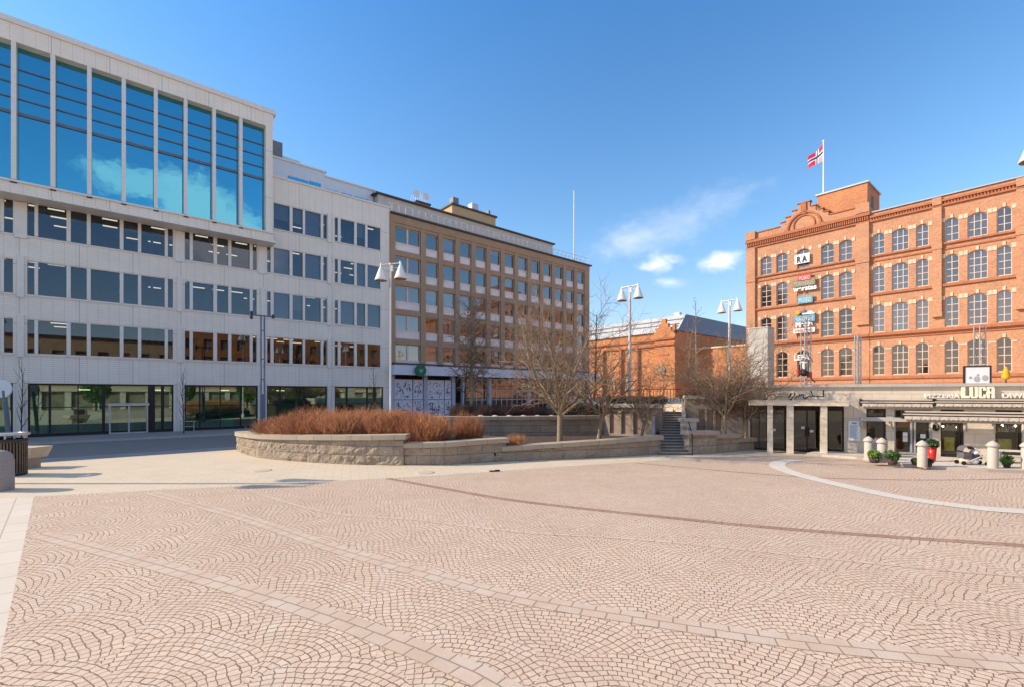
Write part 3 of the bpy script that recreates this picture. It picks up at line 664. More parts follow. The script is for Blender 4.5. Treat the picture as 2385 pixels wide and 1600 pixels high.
for x0, x1 in ((36.55, 39.95), (40.45, 46.55), (47.05, 51.15), (51.65, 55.45), (55.95, 58.55)):
    f = MB(); n = int((x1-x0)/0.8)
    for i in range(n+1): x = x0+(x1-x0)*i/n; f.box(max(x0, x-.04), min(x1, x+.04), 0.1, 0.2, 0, 4.9)
    for z in (0.1, 2.3, 3.5, 4.85): f.box(x0, x1, 0.11, 0.19, z-.04, z+.04)
    w = f.build('shopfront', FRAMEP, beige)
    g = MB(); g.poly([(x0, 0.16, 0.05), (x1, 0.16, 0.05), (x1, 0.16, 4.9), (x0, 0.16, 4.9)]); g.build('pane', GL_BEI, w)
    g = MB(); rr = random.Random(int(x0))
    for i in range(n*2):
        x = rr.uniform(x0, x1-.6); g.box(x, x+rr.uniform(.3, .8), 0.6+rr.random()*.5, 1.3+rr.random(), 0, rr.choice((1.2, 2.0, 4.6)), rr.randrange(3))
    g.build('shop_display', [CURT, OFFW, CURT], w)
# roof
y = 3.0; xa, xb = FW.x(878, y), FW.x(1287, y); _, z = FW.xz(1287, 571, y)
b = MB(); b.box(bx0+0.05, xb, y, 12, bzt-.1, z); b.build('setback_storey', OFFW, beige)
b = MB(); b.box(bx0-0.4, xb+0.3, y-0.3, 12.2, z, z+0.17); b.build('setback_roof', ROOFM, beige)
b = MB()
for i in range(40):
    x = bx0+.3+i*(bx1-bx0-.5)/39; b.tube((x, 0.1, 22.36), (x, 0.1, 23.3), 0.03, n=4)
b.tube((bx0, 0.1, 23.3), (bx1, 0.1, 23.3), 0.04, n=4); b.tube((bx0, 0.1, 22.85), (bx1, 0.1, 22.85), 0.02, n=4)
b.build('roof_railing', WHITEM, beige)
y = 6.0; xa, za = FW.xz(1053, 474, y); xb, zb = FW.xz(1154, 502, y)
b = MB(); b.box(xa, xb, y, y+9, bzt, za-0.2); pent = b.build('penthouse', OCHRE, beige)
b = MB(); b.box(xa-.2, xb+.2, y-.2, y+9.2, za-0.2, za+0.02); b.build('penthouse_roof', ROOFM, pent)
for (u, v0, w, mt) in ((1060, 462, .9, ROOFG), (1105, 476, 1.1, ALU), (1138, 492, .3, ROOFG)):
    x, z = FW.xz(u, v0, y+1); bb = MB(); bb.box(x-w/2, x+w/2, y+.8, y+1.8, za+.12, max(z, za+.5)); bb.build('roof_vent', mt, pent)
y = 5.0; xa, za = FW.xz(970, 471, y); xb, zb = FW.xz(1001, 488, y)
b = MB(); b.box(xa, xb, y, y+1.3, bzt, za); ch = b.build('chimney', BRICKD, beige)
b = MB(); b.box(xa-.12, xb+.12, y-.12, y+1.42, za, za+.2); b.build('chimney_cap', ROOFM, ch)
b = MB(); R_ = 0.5
for k, x in enumerate((xa+.15, xb-.4)):
    c = Vector((x, y+.4, za+1.15))
    for i in range(10):
        a0, a1 = 2*pi*i/10, 2*pi*(i+1)/10; b.poly([tuple(c), (c.x+R_*cos(a0), c.y-.1, c.z+R_*sin(a0)), (c.x+R_*cos(a1), c.y-.1, c.z+R_*sin(a1))])
    b.tube((x, y+.4, za+.2), tuple(c), 0.05, n=5)
for a in range(8): b.tube((xa-.5+a*.3, y+.5, za+.2), (xa-.5+a*.3+.1, y+.5, za+.9+.5*sin(a*.45)), 0.03, n=4)
b.build('antenna_dish', WHITEM, ch)
x, z = FW.xz(1337, 447, 1.5); b = MB(); b.tube((0, 0, 0), (0, 0, z-bzt-.2), 0.11, 0.07, 8); b.ball((0, 0, z-bzt-.2), 0.14)
p = FW.w(x, 1.5); b.build('flagpole', WHITEM, label='tall bare white pole standing on the roof corner of the beige block', cat='flagpole', loc=(p[0], p[1], bzt+.2))
# round green sign on the canopy
x, zc = FW.xz(980, 862, -1.5); b = MB(); n = 24; r = 0.64
b.prism_xz([(r*cos(2*pi*i/n), r*sin(2*pi*i/n)) for i in range(n)], -0.12, 0.12)
sg = thing('round_sign', 'round green projecting sign with a pale green leaf mark on the beige block canopy', 'sign', (*FW.w(x, -1.45), zc), FW.rot)
b.build('disc', GREENS, sg)
b = MB(); 
b.prism_xz([(-.28, .15), (-.14, -.19), (0, -.28), (.14, -.19), (.28, .15), (.19, .2), (0, .05), (-.19, .2)][::1], -0.15, -0.125); b.build('leaf_mark', GREENL, sg)
# ------------------------------------------------------------------ brick factory
fac = thing('brick_factory', 'large sunlit red brick factory with stepped gable and arched windows above the restaurant', 'building', FB.loc, FB.rot)
# x positive to the right: section with gable from -12.4 to -0.3, right section to +24
C1 = [(-10.84, -9.64), (-9.09, -7.90), (-6.89, -5.68), (-4.52, -3.33), (-2.85, -1.68)]
def sec2(o): return [(o+0.05, o+1.03), (o+1.59, o+2.89), (o+3.44, o+4.37)]
C2 = sec2(0.02)+sec2(5.47)+sec2(10.9)
ROWS = [(4.93, 7.93), (9.22, 12.05), (13.30, 15.95), (17.15, 19.32)]
b = MB(); grid_wall(b, -12.4, -0.2, 2.4, 22.38, 0, 0.5, C1, ROWS, 0, 0.28)
grid_wall(b, -0.2, 26.0, 2.4, 21.5, 0.06, 0.5, C2, ROWS, 0, 0.26)
b.box(-12.4, 26, 0.5, 16, 20.6, 20.9); b.box(-12.4, -12.0, 0.5, 16, 2.4, 20.6); b.box(-12.4, 26, 15.6, 16, 2.4, 20.6); b.box(-12.0, 26, 6, 6.2, 2.4, 20.6)
# blank fillings behind the signs
for z0, z1 in (ROWS[1], ROWS[2]): b.box(-6.89, -5.68, 0.1, 0.35, z0, z1)
# stepped gable
cxg = -6.2; st = [(2.36, 22.82), (1.84, 23.29), (1.15, 23.84), (0.58, 24.45)]
zb = 22.38
for hw, z in st: b.box(cxg-hw, cxg+hw, 0.0, 0.45, zb, z); zb = z
b.build('brick_wall', BRICK, fac)
b = MB()
prof = [(cxg-2.36, 22.82, .5), (cxg-1.84, 23.29, .6), (cxg-1.15, 23.84, .6)]
zz = 22.82
for hw, z in st: b.box(cxg-hw-.1, cxg-hw+.45 if hw > .6 else cxg+hw+.1, -0.1, 0.5, z, z+0.12); b.box(cxg+hw-.45 if hw > .6 else cxg+hw-.01, cxg+hw+.1, -0.1, 0.5, z+.002, z+0.122)
b.box(-12.5, cxg-2.5, -0.1, 0.6, 22.38, 22.5); b.box(cxg+2.5, -0.15, -0.1, 0.6, 22.38, 22.5)
# round medallion with arch
for r, w, y0 in ((1.0, .14, -0.12), (1.55, .2, -0.16)):
    n = 26; full = r < 1.2
    for i in range(n if full else n//2):
        a0, a1 = 2*pi*i/n, 2*pi*(i+1)/n; c = (cxg, 22.0 if full else 21.75)
        b.prism_xz([(c[0]+(r)*cos(a0), c[1]+r*sin(a0)), (c[0]+(r+w)*cos(a0), c[1]+(r+w)*sin(a0)), (c[0]+(r+w)*cos(a1), c[1]+(r+w)*sin(a1)), (c[0]+r*cos(a1), c[1]+r*sin(a1))][::1], y0, -0.003)
for s in (-1, 1): b.box(cxg+s*1.75-.22, cxg+s*1.75+.22, -0.2, -0.003, 21.62, 21.8)
b.box(cxg-.25, cxg+.25, -0.16, -.004, 23.2, 24.45)
# string courses and cornices
b.box(-12.55, -0.12, -0.28, -0.003, 21.3, 21.62); b.box(-12.5, -0.15, -0.18, -0.004, 20.62, 20.75)
b.box(-0.12, 26, -0.22, 0.056, 20.95, 21.15); b.box(-0.12, 26, -0.14, 0.056, 20.55, 20.7)
for x0, x1, y in ((-12.4, -0.22, 0.0), (-0.2, 26, 0.06)):
    b.box(x0, x1, y-0.2, y-.004, 16.92, 17.10); b.box(x0, x1, y-0.10, y-.004, 16.45, 16.58)
    b.box(x0, x1, y-0.18, y-.004, 13.0, 13.22); b.box(x0, x1, y-0.27, y-.004, 8.86, 9.12); b.box(x0, x1, y-0.1, y-.004, 8.55, 8.66)
    b.box(x0, x1, y-0.16, y-.004, 4.55, 4.80); b.box(x0, x1, y-0.22, y-.004, 3.9, 4.1)
n = 62
for i in range(n):
    x = -12.4+i*12.2/n; b.box(x, x+0.10, -0.2, -0.004, 20.86, 21.28)
n = 120
for i in range(n): x = -0.1+i*26/n; b.box(x, x+0.11, -0.12, 0.056, 20.7, 20.94)
b.build('moulded_courses', BRKTRIM, fac)
b = MB()
for x0, x1, za, zb2 in ((-12.42, -11.4, 2.4, 22.38), (-1.3, -0.18, 10.1, 22.36)):
    b = MB()
    b.box(x0, x1, -0.26, -0.17 if False else -0.0045, za, 20.6)
    b.box(x0-.03, x1+.03, -0.34, -0.0045, 21.66, 22.6)
    b.box(x0-.04, x1+.04, -0.34, -.005, 16.5, 17.2)
    b.build('corner_pilaster', BRICK, fac)
for x0 in (4.68, 10.1, 15.5, 21):
    b = MB()
    b.box(x0, x0+0.66, -0.2, 0.055, 10.5, 20.5); b.box(x0-.04, x0+0.7, -0.28, 0.055, 10.2, 10.7); b.box(x0-.04, x0+.7, -.26, .0545, 16.55, 17.2); b.box(x0, x0+.66, -.25, .054, 20.72, 21.4)
    b.build('pilaster', BRICK, fac)
b = MB(); b.box(-0.1, 26, -0.1, 1.2, 21.5, 21.6); b.build('roof_flashing', ALU, fac)
# cream stones at the arches
STN = {}
for cols, y in ((C1, 0.0), (C2, 0.06)):
    for (xa, xb) in cols:
        for ri, (za, zb2) in enumerate(ROWS):
            if (xa, ri) in ((-6.89, 1), (-6.89, 2)): continue
            c = (xa+xb)/2; b = MB(); b.box(c-.09, c+.09, y-.07, y-.005, zb2-0.02, zb2+0.32); b2, b3 = MB(), MB(); STN[(xa, ri)] = (b, b2, b3)
            if ri == 0: b2.box(xa-.3, xa-.02, y-.04, y-.006, zb2-.42, zb2-.3); b3.box(xb+.02, xb+.3, y-.04, y-.006, zb2-.42, zb2-.3); continue
            for s, x in ((-1, xa), (1, xb)):
                (b3 if s > 0 else b2).box(x-.02 if s > 0 else x-.26, x+.26 if s > 0 else x+.02, y-.05, y-.006, zb2-.30, zb2+.08)
# tower on the gable section
b = MB(); b.box(-5.04, -0.5, 0.6, 5.5, 20.9, 25.0); tw = b.build('roof_tower', m_brick('tower_brick', (0.56, 0.22, 0.10), (0.46, 0.17, 0.075), (0.5, 0.3, 0.2), 1.6), fac)
b = MB(); b.box(-5.2, -0.35, 0.45, 5.7, 25.0, 25.16); b.build('tower_roof', ALU, tw)
b = MB(); b.box(-0.51, -0.46, 2.2, 2.9, 22.8, 24.0); b.build('tower_window', BLACK, tw)
# windows
cache = {}
def arch_window(w, h, rise, nc, nr):
    key = (round(w, 2), round(h, 2))
    if key in cache: return cache[key]
    f = MB(); t = 0.055; N_ = 8
    def top(x): q = min(max(x/w, 0), 1); return h-rise+rise*sin(pi*q)**0.75
    f.box(0, w, 0.2, 0.3, 0, t*1.6)
    for i in range(nc+1):
        x = w*i/nc; xa, xb = max(0, x-t/2), min(w, x+t/2)
        if i == 0: xb = t
        if i == nc: xa = w-t
        f.box(xa, xb, 0.2, 0.3, t*1.6, top(x)-0.02)
    for j in range(1, nr): z = (h-rise*.3)*j/nr; f.box(t, w-t, 0.205, 0.295, z-t/2, z+t/2)
    for i in range(N_):
        x0, x1 = w*i/N_, w*(i+1)/N_; f.prism_xz([(x0, top(x0)-t*1.2), (x1, top(x1)-t*1.2), (x1, top(x1)-.005), (x0, top(x0)-.005)], 0.2, 0.302)
    g = MB(); g.poly([(0, .25, 0), (w, .25, 0)]+[(w*(N_-i)/N_, .25, top(w*(N_-i)/N_)-.01) for i in range(N_+1)])
    k = MB(); k.box(0.04, w-.04, 0.4, 0.42, 0, h-rise)
    cache[key] = (f.data('window', FRAMEP), g.data('pane', GL_BRK), k.data('blind', BLIND)); return cache[key]
LP = {}
def lowpane(me):
    if me.name not in LP: c = me.copy(); c.materials[0] = GL_BRK2; LP[me.name] = c
    return LP[me.name]
rnd = random.Random(5)
for cols in (C1, C2):
    for ci, (xa, xb) in enumerate(cols):
        if xa > 12: continue
        for ri, (za, zb2) in enumerate(ROWS):
            if (xa, ri) in ((-6.89, 1), (-6.89, 2)): continue
            w = xb-xa; ms = arch_window(w, zb2-za, 0.27, 3 if w > 1.25 else 2, 4 if zb2-za > 2.3 else 3)
            o = link('window', ms[0], fac, loc=(xa, 0.0, za)); q_ = link('pane', ms[1], o); 
            if ri == 0 or (cols is C1 and ri == 1 and ci > 2):
                q_.data = q_.data.copy() if False else lowpane(ms[1])
            for k_ in STN[(xa, ri)]: k_.v = [(a_-xa, b_, c_-za) for a_, b_, c_ in k_.v]; k_.build('arch_stone', CREAM, o)
            bright = (ri == 1 and cols is C2 and ci < 3) or (ri > 0 and rnd.random() < 0.62)
            if bright: link('blind', ms[2], o)
# signs in the middle column
def text_mesh(s, size, depth, mt, font_fat=0.0, shear=0.0, spacing=1.0):
    cu = bpy.data.curves.new('txt', 'FONT'); cu.body = s; cu.size = size; cu.extrude = depth/2; cu.offset = font_fat; cu.shear = shear; cu.space_character = spacing
    o = bpy.data.objects.new('txt', cu); COL.objects.link(o); dg = bpy.context.evaluated_depsgraph_get()
    me = bpy.data.meshes.new_from_object(o.evaluated_get(dg)); bpy.data.objects.remove(o)
    xs = [v.co.x for v in me.vertices]; ys = [v.co.y for v in me.vertices]; cx = (min(xs)+max(xs))/2; cy = min(ys)
    for v in me.vertices: x, y_, z = v.co; v.co = (x-cx, -z, y_-cy)
    me.materials.clear(); me.materials.append(mt); return me, (max(xs)-min(xs))
def wall_text(name, s, F_, x, y, z, width, size, depth, mt, label, cat='sign', fat=0.0, shear=0.0, group=None, zs=1.0):
    me, w = text_mesh(s, size, depth, mt, fat, shear); k = width/w
    for v in me.vertices: v.co.x *= k; v.co.z *= zs
    p = F_.w(x, y); return link(name, me, None, label, cat, group, None, (p[0], p[1], z), F_.rot)
def bxz(u, v, y=-0.3): return FB.xz(u, v, y)
x, z = bxz(1870, 611); wall_text('wall_sign', 'R A', FB, x-.1, -.35, z, 0.95, 1.0, .08, BLACK, 'white signboard with two black letters in the top arched window of the gable bay')
for o in [bpy.data.objects[-1]] if False else []: pass
b = MB(); p = FB.w(x-.1, -.24); b.box(-.75, .75, -.05, .05, -.12, .92)
bd = link('sign_board', b.data('sign_board', WSIGN), bpy.data.objects['wall_sign']); bd.location = (0, .1, 0)
def plate(name, u0, v0, u1, v1, mt, label, y=-.3, txt=None, tm=None):
    xa, za = bxz(u0, v0, y); xb, zb2 = bxz(u1, v1, y); cx = (xa+xb)/2; zb2 = min(zb2, za-.2)
    b = MB(); w = xb-xa; h = za-zb2; b.box(-w/2, w/2, -.06, .06, 0, h); p = FB.w(cx, y)
    t = thing(name, label, 'sign', (p[0], p[1], zb2), FB.rot); b.build('plate', mt, t)
    for s in (-1, 1): q = MB(); q.box(s*w*.35-.03, s*w*.35+.03, .06, -y-.005, h*.3, h*.6); q.build('bracket', DARKM, t)
    if txt:
        me, tw_ = text_mesh(txt, h*.8, .03, tm); k = w*.8/tw_
        for v in me.vertices: v.co.x *= k; v.co.y -= .075; v.co.z += h*.15
        link('lettering', me, t)
    return t
plate('shop_sign', 1859, 642, 1889, 652.5, REDS, 'flat red sign plate, topmost of the signs between the arched windows', txt='MUSEO', tm=SILLP)
plate('shop_sign', 1846, 655, 1899, 663, OLIVE, 'long thin olive sign plate right under the red one on the brick wall', txt='MUSEOKESKUS', tm=OFFW)
x, z = bxz(1874, 677.5); wall_text('letter_sign', 'werstas', FB, x, -.3, z, 2.35, .75, .1, WSIGN, 'white lowercase letters reading werstas on the brick wall under the olive plate', fat=.03)
plate('shop_sign', 1858, 692, 1893, 704.5, BLUES, 'short blue sign plate below the white letters on the brick gable wall', txt='MUSEO', tm=SILLP)
plate('shop_sign', 1850, 738, 1898, 748, BLUES, 'wide light blue sign plate under the yellow and blue mark', txt='VAKOILU', tm=WSIGN)
x, z = bxz(1873, 762); wall_text('letter_sign', 'Media', FB, x, -.3, z, 1.7, .85, .1, WSIGN, 'bold white rounded letters above the lowest thin plate, behind the lattice mast', fat=.04)
plate('shop_sign', 1848, 767, 1898, 773, SILLP, 'thin pale plate, lowest of the sign group above the third brick course', txt='MUSEO', tm=REDS)
x, z = bxz(1862, 735); b = MB(); b.ball((-.45, 0, .3), .26, 8, 0, 1, .25, .9); b.ball((.1, 0, .4), .28, 8, 1, 1, .25, .9); b.ball((.75, 0, .2), .26, 8, 2, 1.2, .25, .6)
b.tube((.0, 0, .1), (1.2, 0, .05), .1, m=2); p = FB.w(x+.3, -.32)
b.build('emblem_sign', [YEL, BLUEG, WSIGN], label='yellow, blue and white rounded emblem above the wide light blue plate', cat='sign', loc=(p[0], p[1], z), rotz=FB.rot)
x, z = bxz(1870, 838); wall_text('letter_sign', 'LEFA', FB, x-.1, -.3, z, 1.55, .85, .12, WSIGN, 'big white block letters LEFA in the lowest arched window of the gable bay', fat=.02)
x, z = bxz(1872, 858); wall_text('letter_sign', 'T', FB, x, -.3, z, .8, 1.05, .12, WSIGN, 'single big white block letter T under the letters LEFA', fat=.05)
# flag
x, z = bxz(1911, 322, 1.5); zb2 = 25.1; p = FB.w(-4.72, 1.5); fl = thing('flag_on_pole', 'red and white flag with dark blue stripes on a white pole above the brick tower', 'flag', (p[0], p[1], zb2), FB.rot)
b = MB(); b.tube((0, 0, 0), (0, 0, 6.2), .09, .06, 8); b.ball((0, 0, 6.25), .12); b.build('pole', WHITEM, fl)
b = MB(); nx, nz = 16, 12
def fp(i, j):
    s = i/nx; q = j/nz; return (-0.05-1.45*s, .35*sin(s*5+q*1.5)*s, 6.0-1.0*s*1.35-q*1.9*(1-.35*s)+.25*s*s)
def fmat(i, j):
    bx_, by_ = abs(i-6.0), abs(j-5.5)
    if bx_ < 0.9 or by_ < 0.9: return 2
    if bx_ < 2 or by_ < 1.8: return 1
    return 0 if i > 6 or j < 6 else 3
for i in range(nx):
    for j in range(nz): b.poly([fp(i, j), fp(i+1, j), fp(i+1, j+1), fp(i, j+1)], min(fmat(i, j), 3), True)
b.build('flag_cloth', [FLAGR, FLAGW, FLAGB, M('flag_pink', (0.75, 0.30, 0.32), .05, 2, .8)], fl)

# ------------------------------------------------------------------ brick hall far back
FH = Frame(((1578-CX)/F*85, 85), (0.646, -0.763))
hall = thing('brick_hall', 'long low brick hall with pale metal roof and small stepped gable, far behind the trees', 'building', FH.loc, FH.rot)
b = MB(); b.box(-34, 0, 0, 40, 2.38, 14.4)
b.box(-4.1, -0.0, -0.9, -.002, 2.38, 13.9); b.build('brick_wall', BRICKD, hall)
b = MB(); z0 = 13.9
for i, (hw, dz) in enumerate(((2.05, .5), (1.55, .7), (.95, .75), (.42, .85))): b.box(-2.3-hw, -2.3+hw, -.9, -.3, z0, z0+dz); z0 += dz
b.box(-.5, 0.0, -.9, -.3, 14.45, 15.6); b.build('stepped_gable', BRICKD, hall)
b = MB()
for z in (11.9, 12.9): b.box(-34, -4.1, -.4, -.003, z, z+.3); b.box(-4.15, .05, -1.25, -.903, z, z+.3)
b.box(-3.4, -1.2, -1.0, -.904, 10.1, 10.4)
for x in (-8.6, -12.5, -17, -22, -27): b.box(x, x+.5, -.6, -.004, 2.4, 11.895)
b.build('moulded_courses', BRKTRIM, hall)
b = MB(); n = 16; b.prism_xz([(-2.6+.85*cos(2*pi*i/n), 7.3+.95*sin(2*pi*i/n)) for i in range(n)], -.98, -.905); b.build('round_window', GL_BRK, hall)
for x in (-10.6, -14.6, -19.5):
    b = MB(); b.box(x-.8, x+.8, -.08, -.005, 3.2, 6.4); b.build('window', GL_BRK, hall)
b = MB()
E0 = [(-34.3, -.4), (.3, -.4), (.3, 40), (-34.3, 40)]; T0 = [(-32, 5.65), (-1.5, 5.65), (-1.5, 34), (-32, 34)]; zE, zT = 14.42, 18.2
for i in range(4):
    j = (i+1) % 4; b.poly([E0[i]+(zE,), E0[j]+(zE,), T0[j]+(zT,), T0[i]+(zT,)], 1 if i == 1 else 0)  # right slope coloured dark as its shaded side, sunlit slope pale
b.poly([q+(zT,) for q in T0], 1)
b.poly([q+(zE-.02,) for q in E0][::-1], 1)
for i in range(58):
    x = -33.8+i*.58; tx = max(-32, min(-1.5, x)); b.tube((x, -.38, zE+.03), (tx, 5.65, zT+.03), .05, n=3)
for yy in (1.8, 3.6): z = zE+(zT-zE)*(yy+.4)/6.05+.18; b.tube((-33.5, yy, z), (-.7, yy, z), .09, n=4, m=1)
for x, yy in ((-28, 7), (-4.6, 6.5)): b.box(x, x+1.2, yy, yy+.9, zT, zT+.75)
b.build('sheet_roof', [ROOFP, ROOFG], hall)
FL = (0, 0)
annex = thing('brick_annex', 'low sunlit brick annex wall between the hall corner and the concrete tower', 'building', FH.loc, FH.rot)
b = MB(); b.box(0.03, 11.5, 4.3, 30, 2.38, 11.4); b.build('brick_wall', BRICKD, annex)
b = MB(); b.box(0.03, 11.6, 4.1, 4.297, 11.2, 11.5); b.build('coping', CREAM, annex)
b = MB(); b.box(2.0, 4.6, 4.2, 4.297, 2.6, 5.6); b.build('doorway', GL_BRK, annex)

# ------------------------------------------------------------------ concrete tower
FT = Frame(at(1788, 900, 29.0)[:2], (0.646, -0.763))
xa = FT.x(1742); zt = FT.xz(1788, 763)[1]
p = FT.w(xa, 0)
b = MB(); b.box(0, -xa, 0, 1.0, 2.0, zt); 
tw = thing('concrete_tower', 'plain pale concrete shaft standing between the bare trees and the brick factory', 'tower', (p[0], p[1], 0), FT.rot)
b.build('shaft', CONC, tw); b = MB(); b.box(-.04, -xa+.04, -.04, 1.04, zt, zt+.06); b.build('cap', ALU, tw)
# ------------------------------------------------------------------ restaurant pavilion under the terrace
rx = lambda u, y=0.0: FR.x(u, y)
rz = lambda u, v, y=0.0: FR.xz(u, v, y)[1]
ZP = rz(2100, 894)                                   # parapet top
rest = thing('restaurant_pavilion', 'low pale stone restaurant pavilion with folded awnings, set under the brick factory', 'building', FR.loc, FR.rot)
XA, XB = rx(1742), 22.0
zt = lambda v, u=2100: rz(u, v)
# openings (x ranges) and heights
zd = rz(1850, 948); zw = rz(2150, 979); zu0, zu1 = rz(2050, 974), rz(2050, 951)
b = MB()
def seg(u0, u1, z0, z1, y0=0.0, y1=0.5, m=0): b.box(rx(u0), rx(u1) if u1 < 2500 else XB, y0, y1, z0, z1, m)
# wall above entrance
seg(1742, 1966, zd+.1, ZP-.12); seg(1742, 1747, 0, zd+.1)
seg(1966, 2018, 0, ZP-.12)
b.box(rx(2018), XB, 0, 0.5, zu1, ZP-.12)             # fascia over the upper panes
for u0, u1 in ((2064, 2083), (2171, 2191), (2246, 2318), (2382, 2600)): seg(u0, u1, 0.0, zu1)
for u0, u1 in ((2018, 2064), (2083, 2171), (2191, 2246), (2318, 2382)): seg(u0, u1, zw, zu0)
seg(2018, 2064, 0, .45); seg(2318, 2382, 0, .3)
b.box(XA, XB, 0.5, 4.2, ZP-.5, ZP-.3); b.box(XA, XB, 4.0, 4.2, 0, ZP-.5); b.box(XA, XA+.3, 0.5, 4, 0, ZP-.5)
b.build('stone_wall', PODST, rest)
b = MB(); b.box(XA-.1, XB, -0.16, 0.7, ZP-.12, ZP+.02); b.build('parapet_cap', CONC, rest)
b = MB(); b.box(rx(1744), rx(1966), -1.35, 0.0-.003, zd+.12, zd+.34); b.box(rx(1744), rx(1966), -1.38, -1.2, zd+.34, zd+.38); b.build('entrance_canopy', PODST, rest)
for u0, u1 in ((1787, 1800), (1832, 1848), (1911, 1926)): MB().box(rx(u0, -1.1), rx(u1, -1.1), -1.25, -.85, 0, zd+.115).build('portico_pillar', PODST, rest)
b = MB(); b.box(rx(1788), rx(1965), -.02, .1, 0, .12); 
for u in (1749, 1768, 1788, 1800, 1828, 1848, 1880, 1909, 1928, 1964): b.box(rx(u)-.03, rx(u)+.03, 0.0, .12, .12, zd+.08)
b.box(rx(1790), rx(1962), 0.01, .1, zd-.15, zd+.09); b.box(rx(1877)-.02, rx(1877)+.02, -.08, -.04, .8, 1.3); b.box(rx(1884)-.02, rx(1884)+.02, -.08, -.04, .8, 1.3)
dr = b.build('entrance_door', BLACK, rest)
b = MB(); b.poly([(rx(1747), .06, .0), (rx(1965), .06, .0), (rx(1965), .06, zd+.1), (rx(1747), .06, zd+.1)]); b.build('pane', GL_DRK, dr)
b = MB(); b.box(XA+.3, rx(2015), 2.4, 2.5, 0, ZP-.5); b.box(rx(2018), XB, 3.4, 3.5, 0, ZP-.5); b.build('interior', ROOM, rest)
b = MB()
for u, v in ((1870, 995), (1890, 1003), (1803, 1000)): x, z = FR.xz(u, v, .05); b.box(x-.08, x+.08, .0, .04, z-.06, z+.06)
for u0, v0, u1, v1 in ((2103, 1006, 2114, 1016), (2103, 1017, 2114, 1028), (2144, 1010, 2156, 1020)):
    xa, za = FR.xz(u0, v0); xb, zb2 = FR.xz(u1, v1); b.box(xa, xb, 0.02, .04, zb2, za)
b.build('paper_notice', WSIGN, rest)
# restaurant windows
for i, (u0, u1, muls, zb0) in enumerate(((2018, 2064, [], .45), (2083, 2171, [2124, 2132], .12), (2191, 2246, [], .12), (2318, 2382, [], .3))):
    f = MB(); xa, xb = rx(u0), rx(u1)
    f.box(xa, xa+.07, .1, .25, zb0, zw); f.box(xb-.07, xb, .1, .25, zb0, zw); f.box(xa+.07, xb-.07, .1, .25, zb0, zb0+.1); f.box(xa+.07, xb-.07, .1, .25, zw-.08, zw-.002)
    for u in muls: f.box(rx(u)-.035, rx(u)+.035, .08, .25, zb0+.1, zw-.08)
    f.box(xa, xb, .1, .25, zu1-.06, zu1-.002); f.box(xa, xa+.06, .1, .25, zu0+.002, zu1-.06); f.box(xb-.06, xb, .1, .25, zu0+.002, zu1-.06)
    w = f.build('restaurant_window', DARKM if i != 1 else ALU, rest)
    g = MB(); g.poly([(xa, .18, zb0), (xb, .18, zb0), (xb, .18, zw), (xa, .18, zw)]); g.poly([(xa, .18, zu0), (xb, .18, zu0), (xb, .18, zu1), (xa, .18, zu1)]); g.build('pane', GL_RES, w)
# things seen inside
b = MB(); rr = random.Random(2)
for u0, u1 in ((2191, 2246), (2318, 2382)):
    xa, xb = rx(u0)+.1, rx(u1)-.1
    b.box(xa+.1, xb-.15, .3, .5, .35, .98, 0); b.box(xa, xb, 1.0, 1.5, 1.25, 1.3, 1)
    for k in range(16): x = xa+(xb-xa)*rr.random(); b.box(x, x+.05, .45, .5, 1.3, 1.3+rr.uniform(.12, .3), 2)
b.build('bar_counter', [M('lime_counter', (.70, .60, .10), .3, 3, .6), ROOM, WSIGN, BLACK], rest)
b = MB()
for u, v in ((2196, 992), (2226, 994), (2334, 990), (2365, 991)): x, z = FR.xz(u, v, .8); b.ball((x, .8, z), .04, 6)
b.build('bulb', BULB, rest)
x, z = FR.xz(2106, 989, .6); b = MB(); b.prism_xz([(x-.33, z-.1), (x+.33, z-.1), (x+.26, z+.13), (x-.26, z+.13)], .5, .9); b.build('lampshade', ORL, rest)
# beam, ledges and awnings
b = MB(); zb0, zb1 = rz(2150, 982, -.5), rz(2150, 973, -.5)
b.box(rx(2003, -.5), XB, -.62, -.36, zb0, zb1)
for u in (2008, 2075, 2181, 2250, 2316): x = rx(u, -.5); b.tube((x, -.5, zb0), (x+.18, -.02, zb0-.42), .035, n=5, m=1); b.ball((x-.02, -.5, zb0-.06), .07, 5, 1)
b.build('timber_beam', [CONC, GALV], rest)
def awning(name, u0, u1, v0, v1, y, lab, grp):
    xa = rx(u0, y); xb = rx(u1, y) if u1 < 2400 else XB-1; um = (u0+min(u1, 2385))/2
    z1, z0 = rz(um, v0, y), rz(um, v1, y); h = z1-z0
    t = thing(name, lab, 'awning', (*FR.w(xa, y), z0), FR.rot, grp); L_ = xb-xa
    b = MB(); b.box(0, L_, -.02, .2, h*.86, h, 0); b.box(0, L_, -.06, .10, h*.56, h*.70, 0); b.build('cassette', AWN, t)
    b = MB(); b.box(.02, L_-.02, .03, .12, h*.70+.002, h*.86-.002); b.box(.02, L_-.02, .0, .08, h*.42, h*.56-.002); b.build('shaded_cloth', AWND, t)  # cloth in near-black paints the shade under and between the folds
    b = MB(); n = max(3, int(L_/.16))
    for k in range(n):
        xk = L_*k/n; w = L_/n; b.prism_xz([(xk, h*.42-.002), (xk, h*.1), (xk+w*.5, 0), (xk+w, h*.1), (xk+w, h*.42-.002)][::-1], -.04-.015*(k % 2), -.02-.015*(k % 2))
    b.build('valance', AWN, t)
    b = MB()
    for xk in (.02, L_-.02): b.box(xk-.03, xk+.03, -.05, .25, h*.1, h*1.02)
    b.build('end_plate', BLACK, t)
    for xk in (.3, L_-.3): q = MB(); q.box(xk-.02, xk+.02, .16, -y, h*.5, h*.58); q.build('arm', DARKM, t)
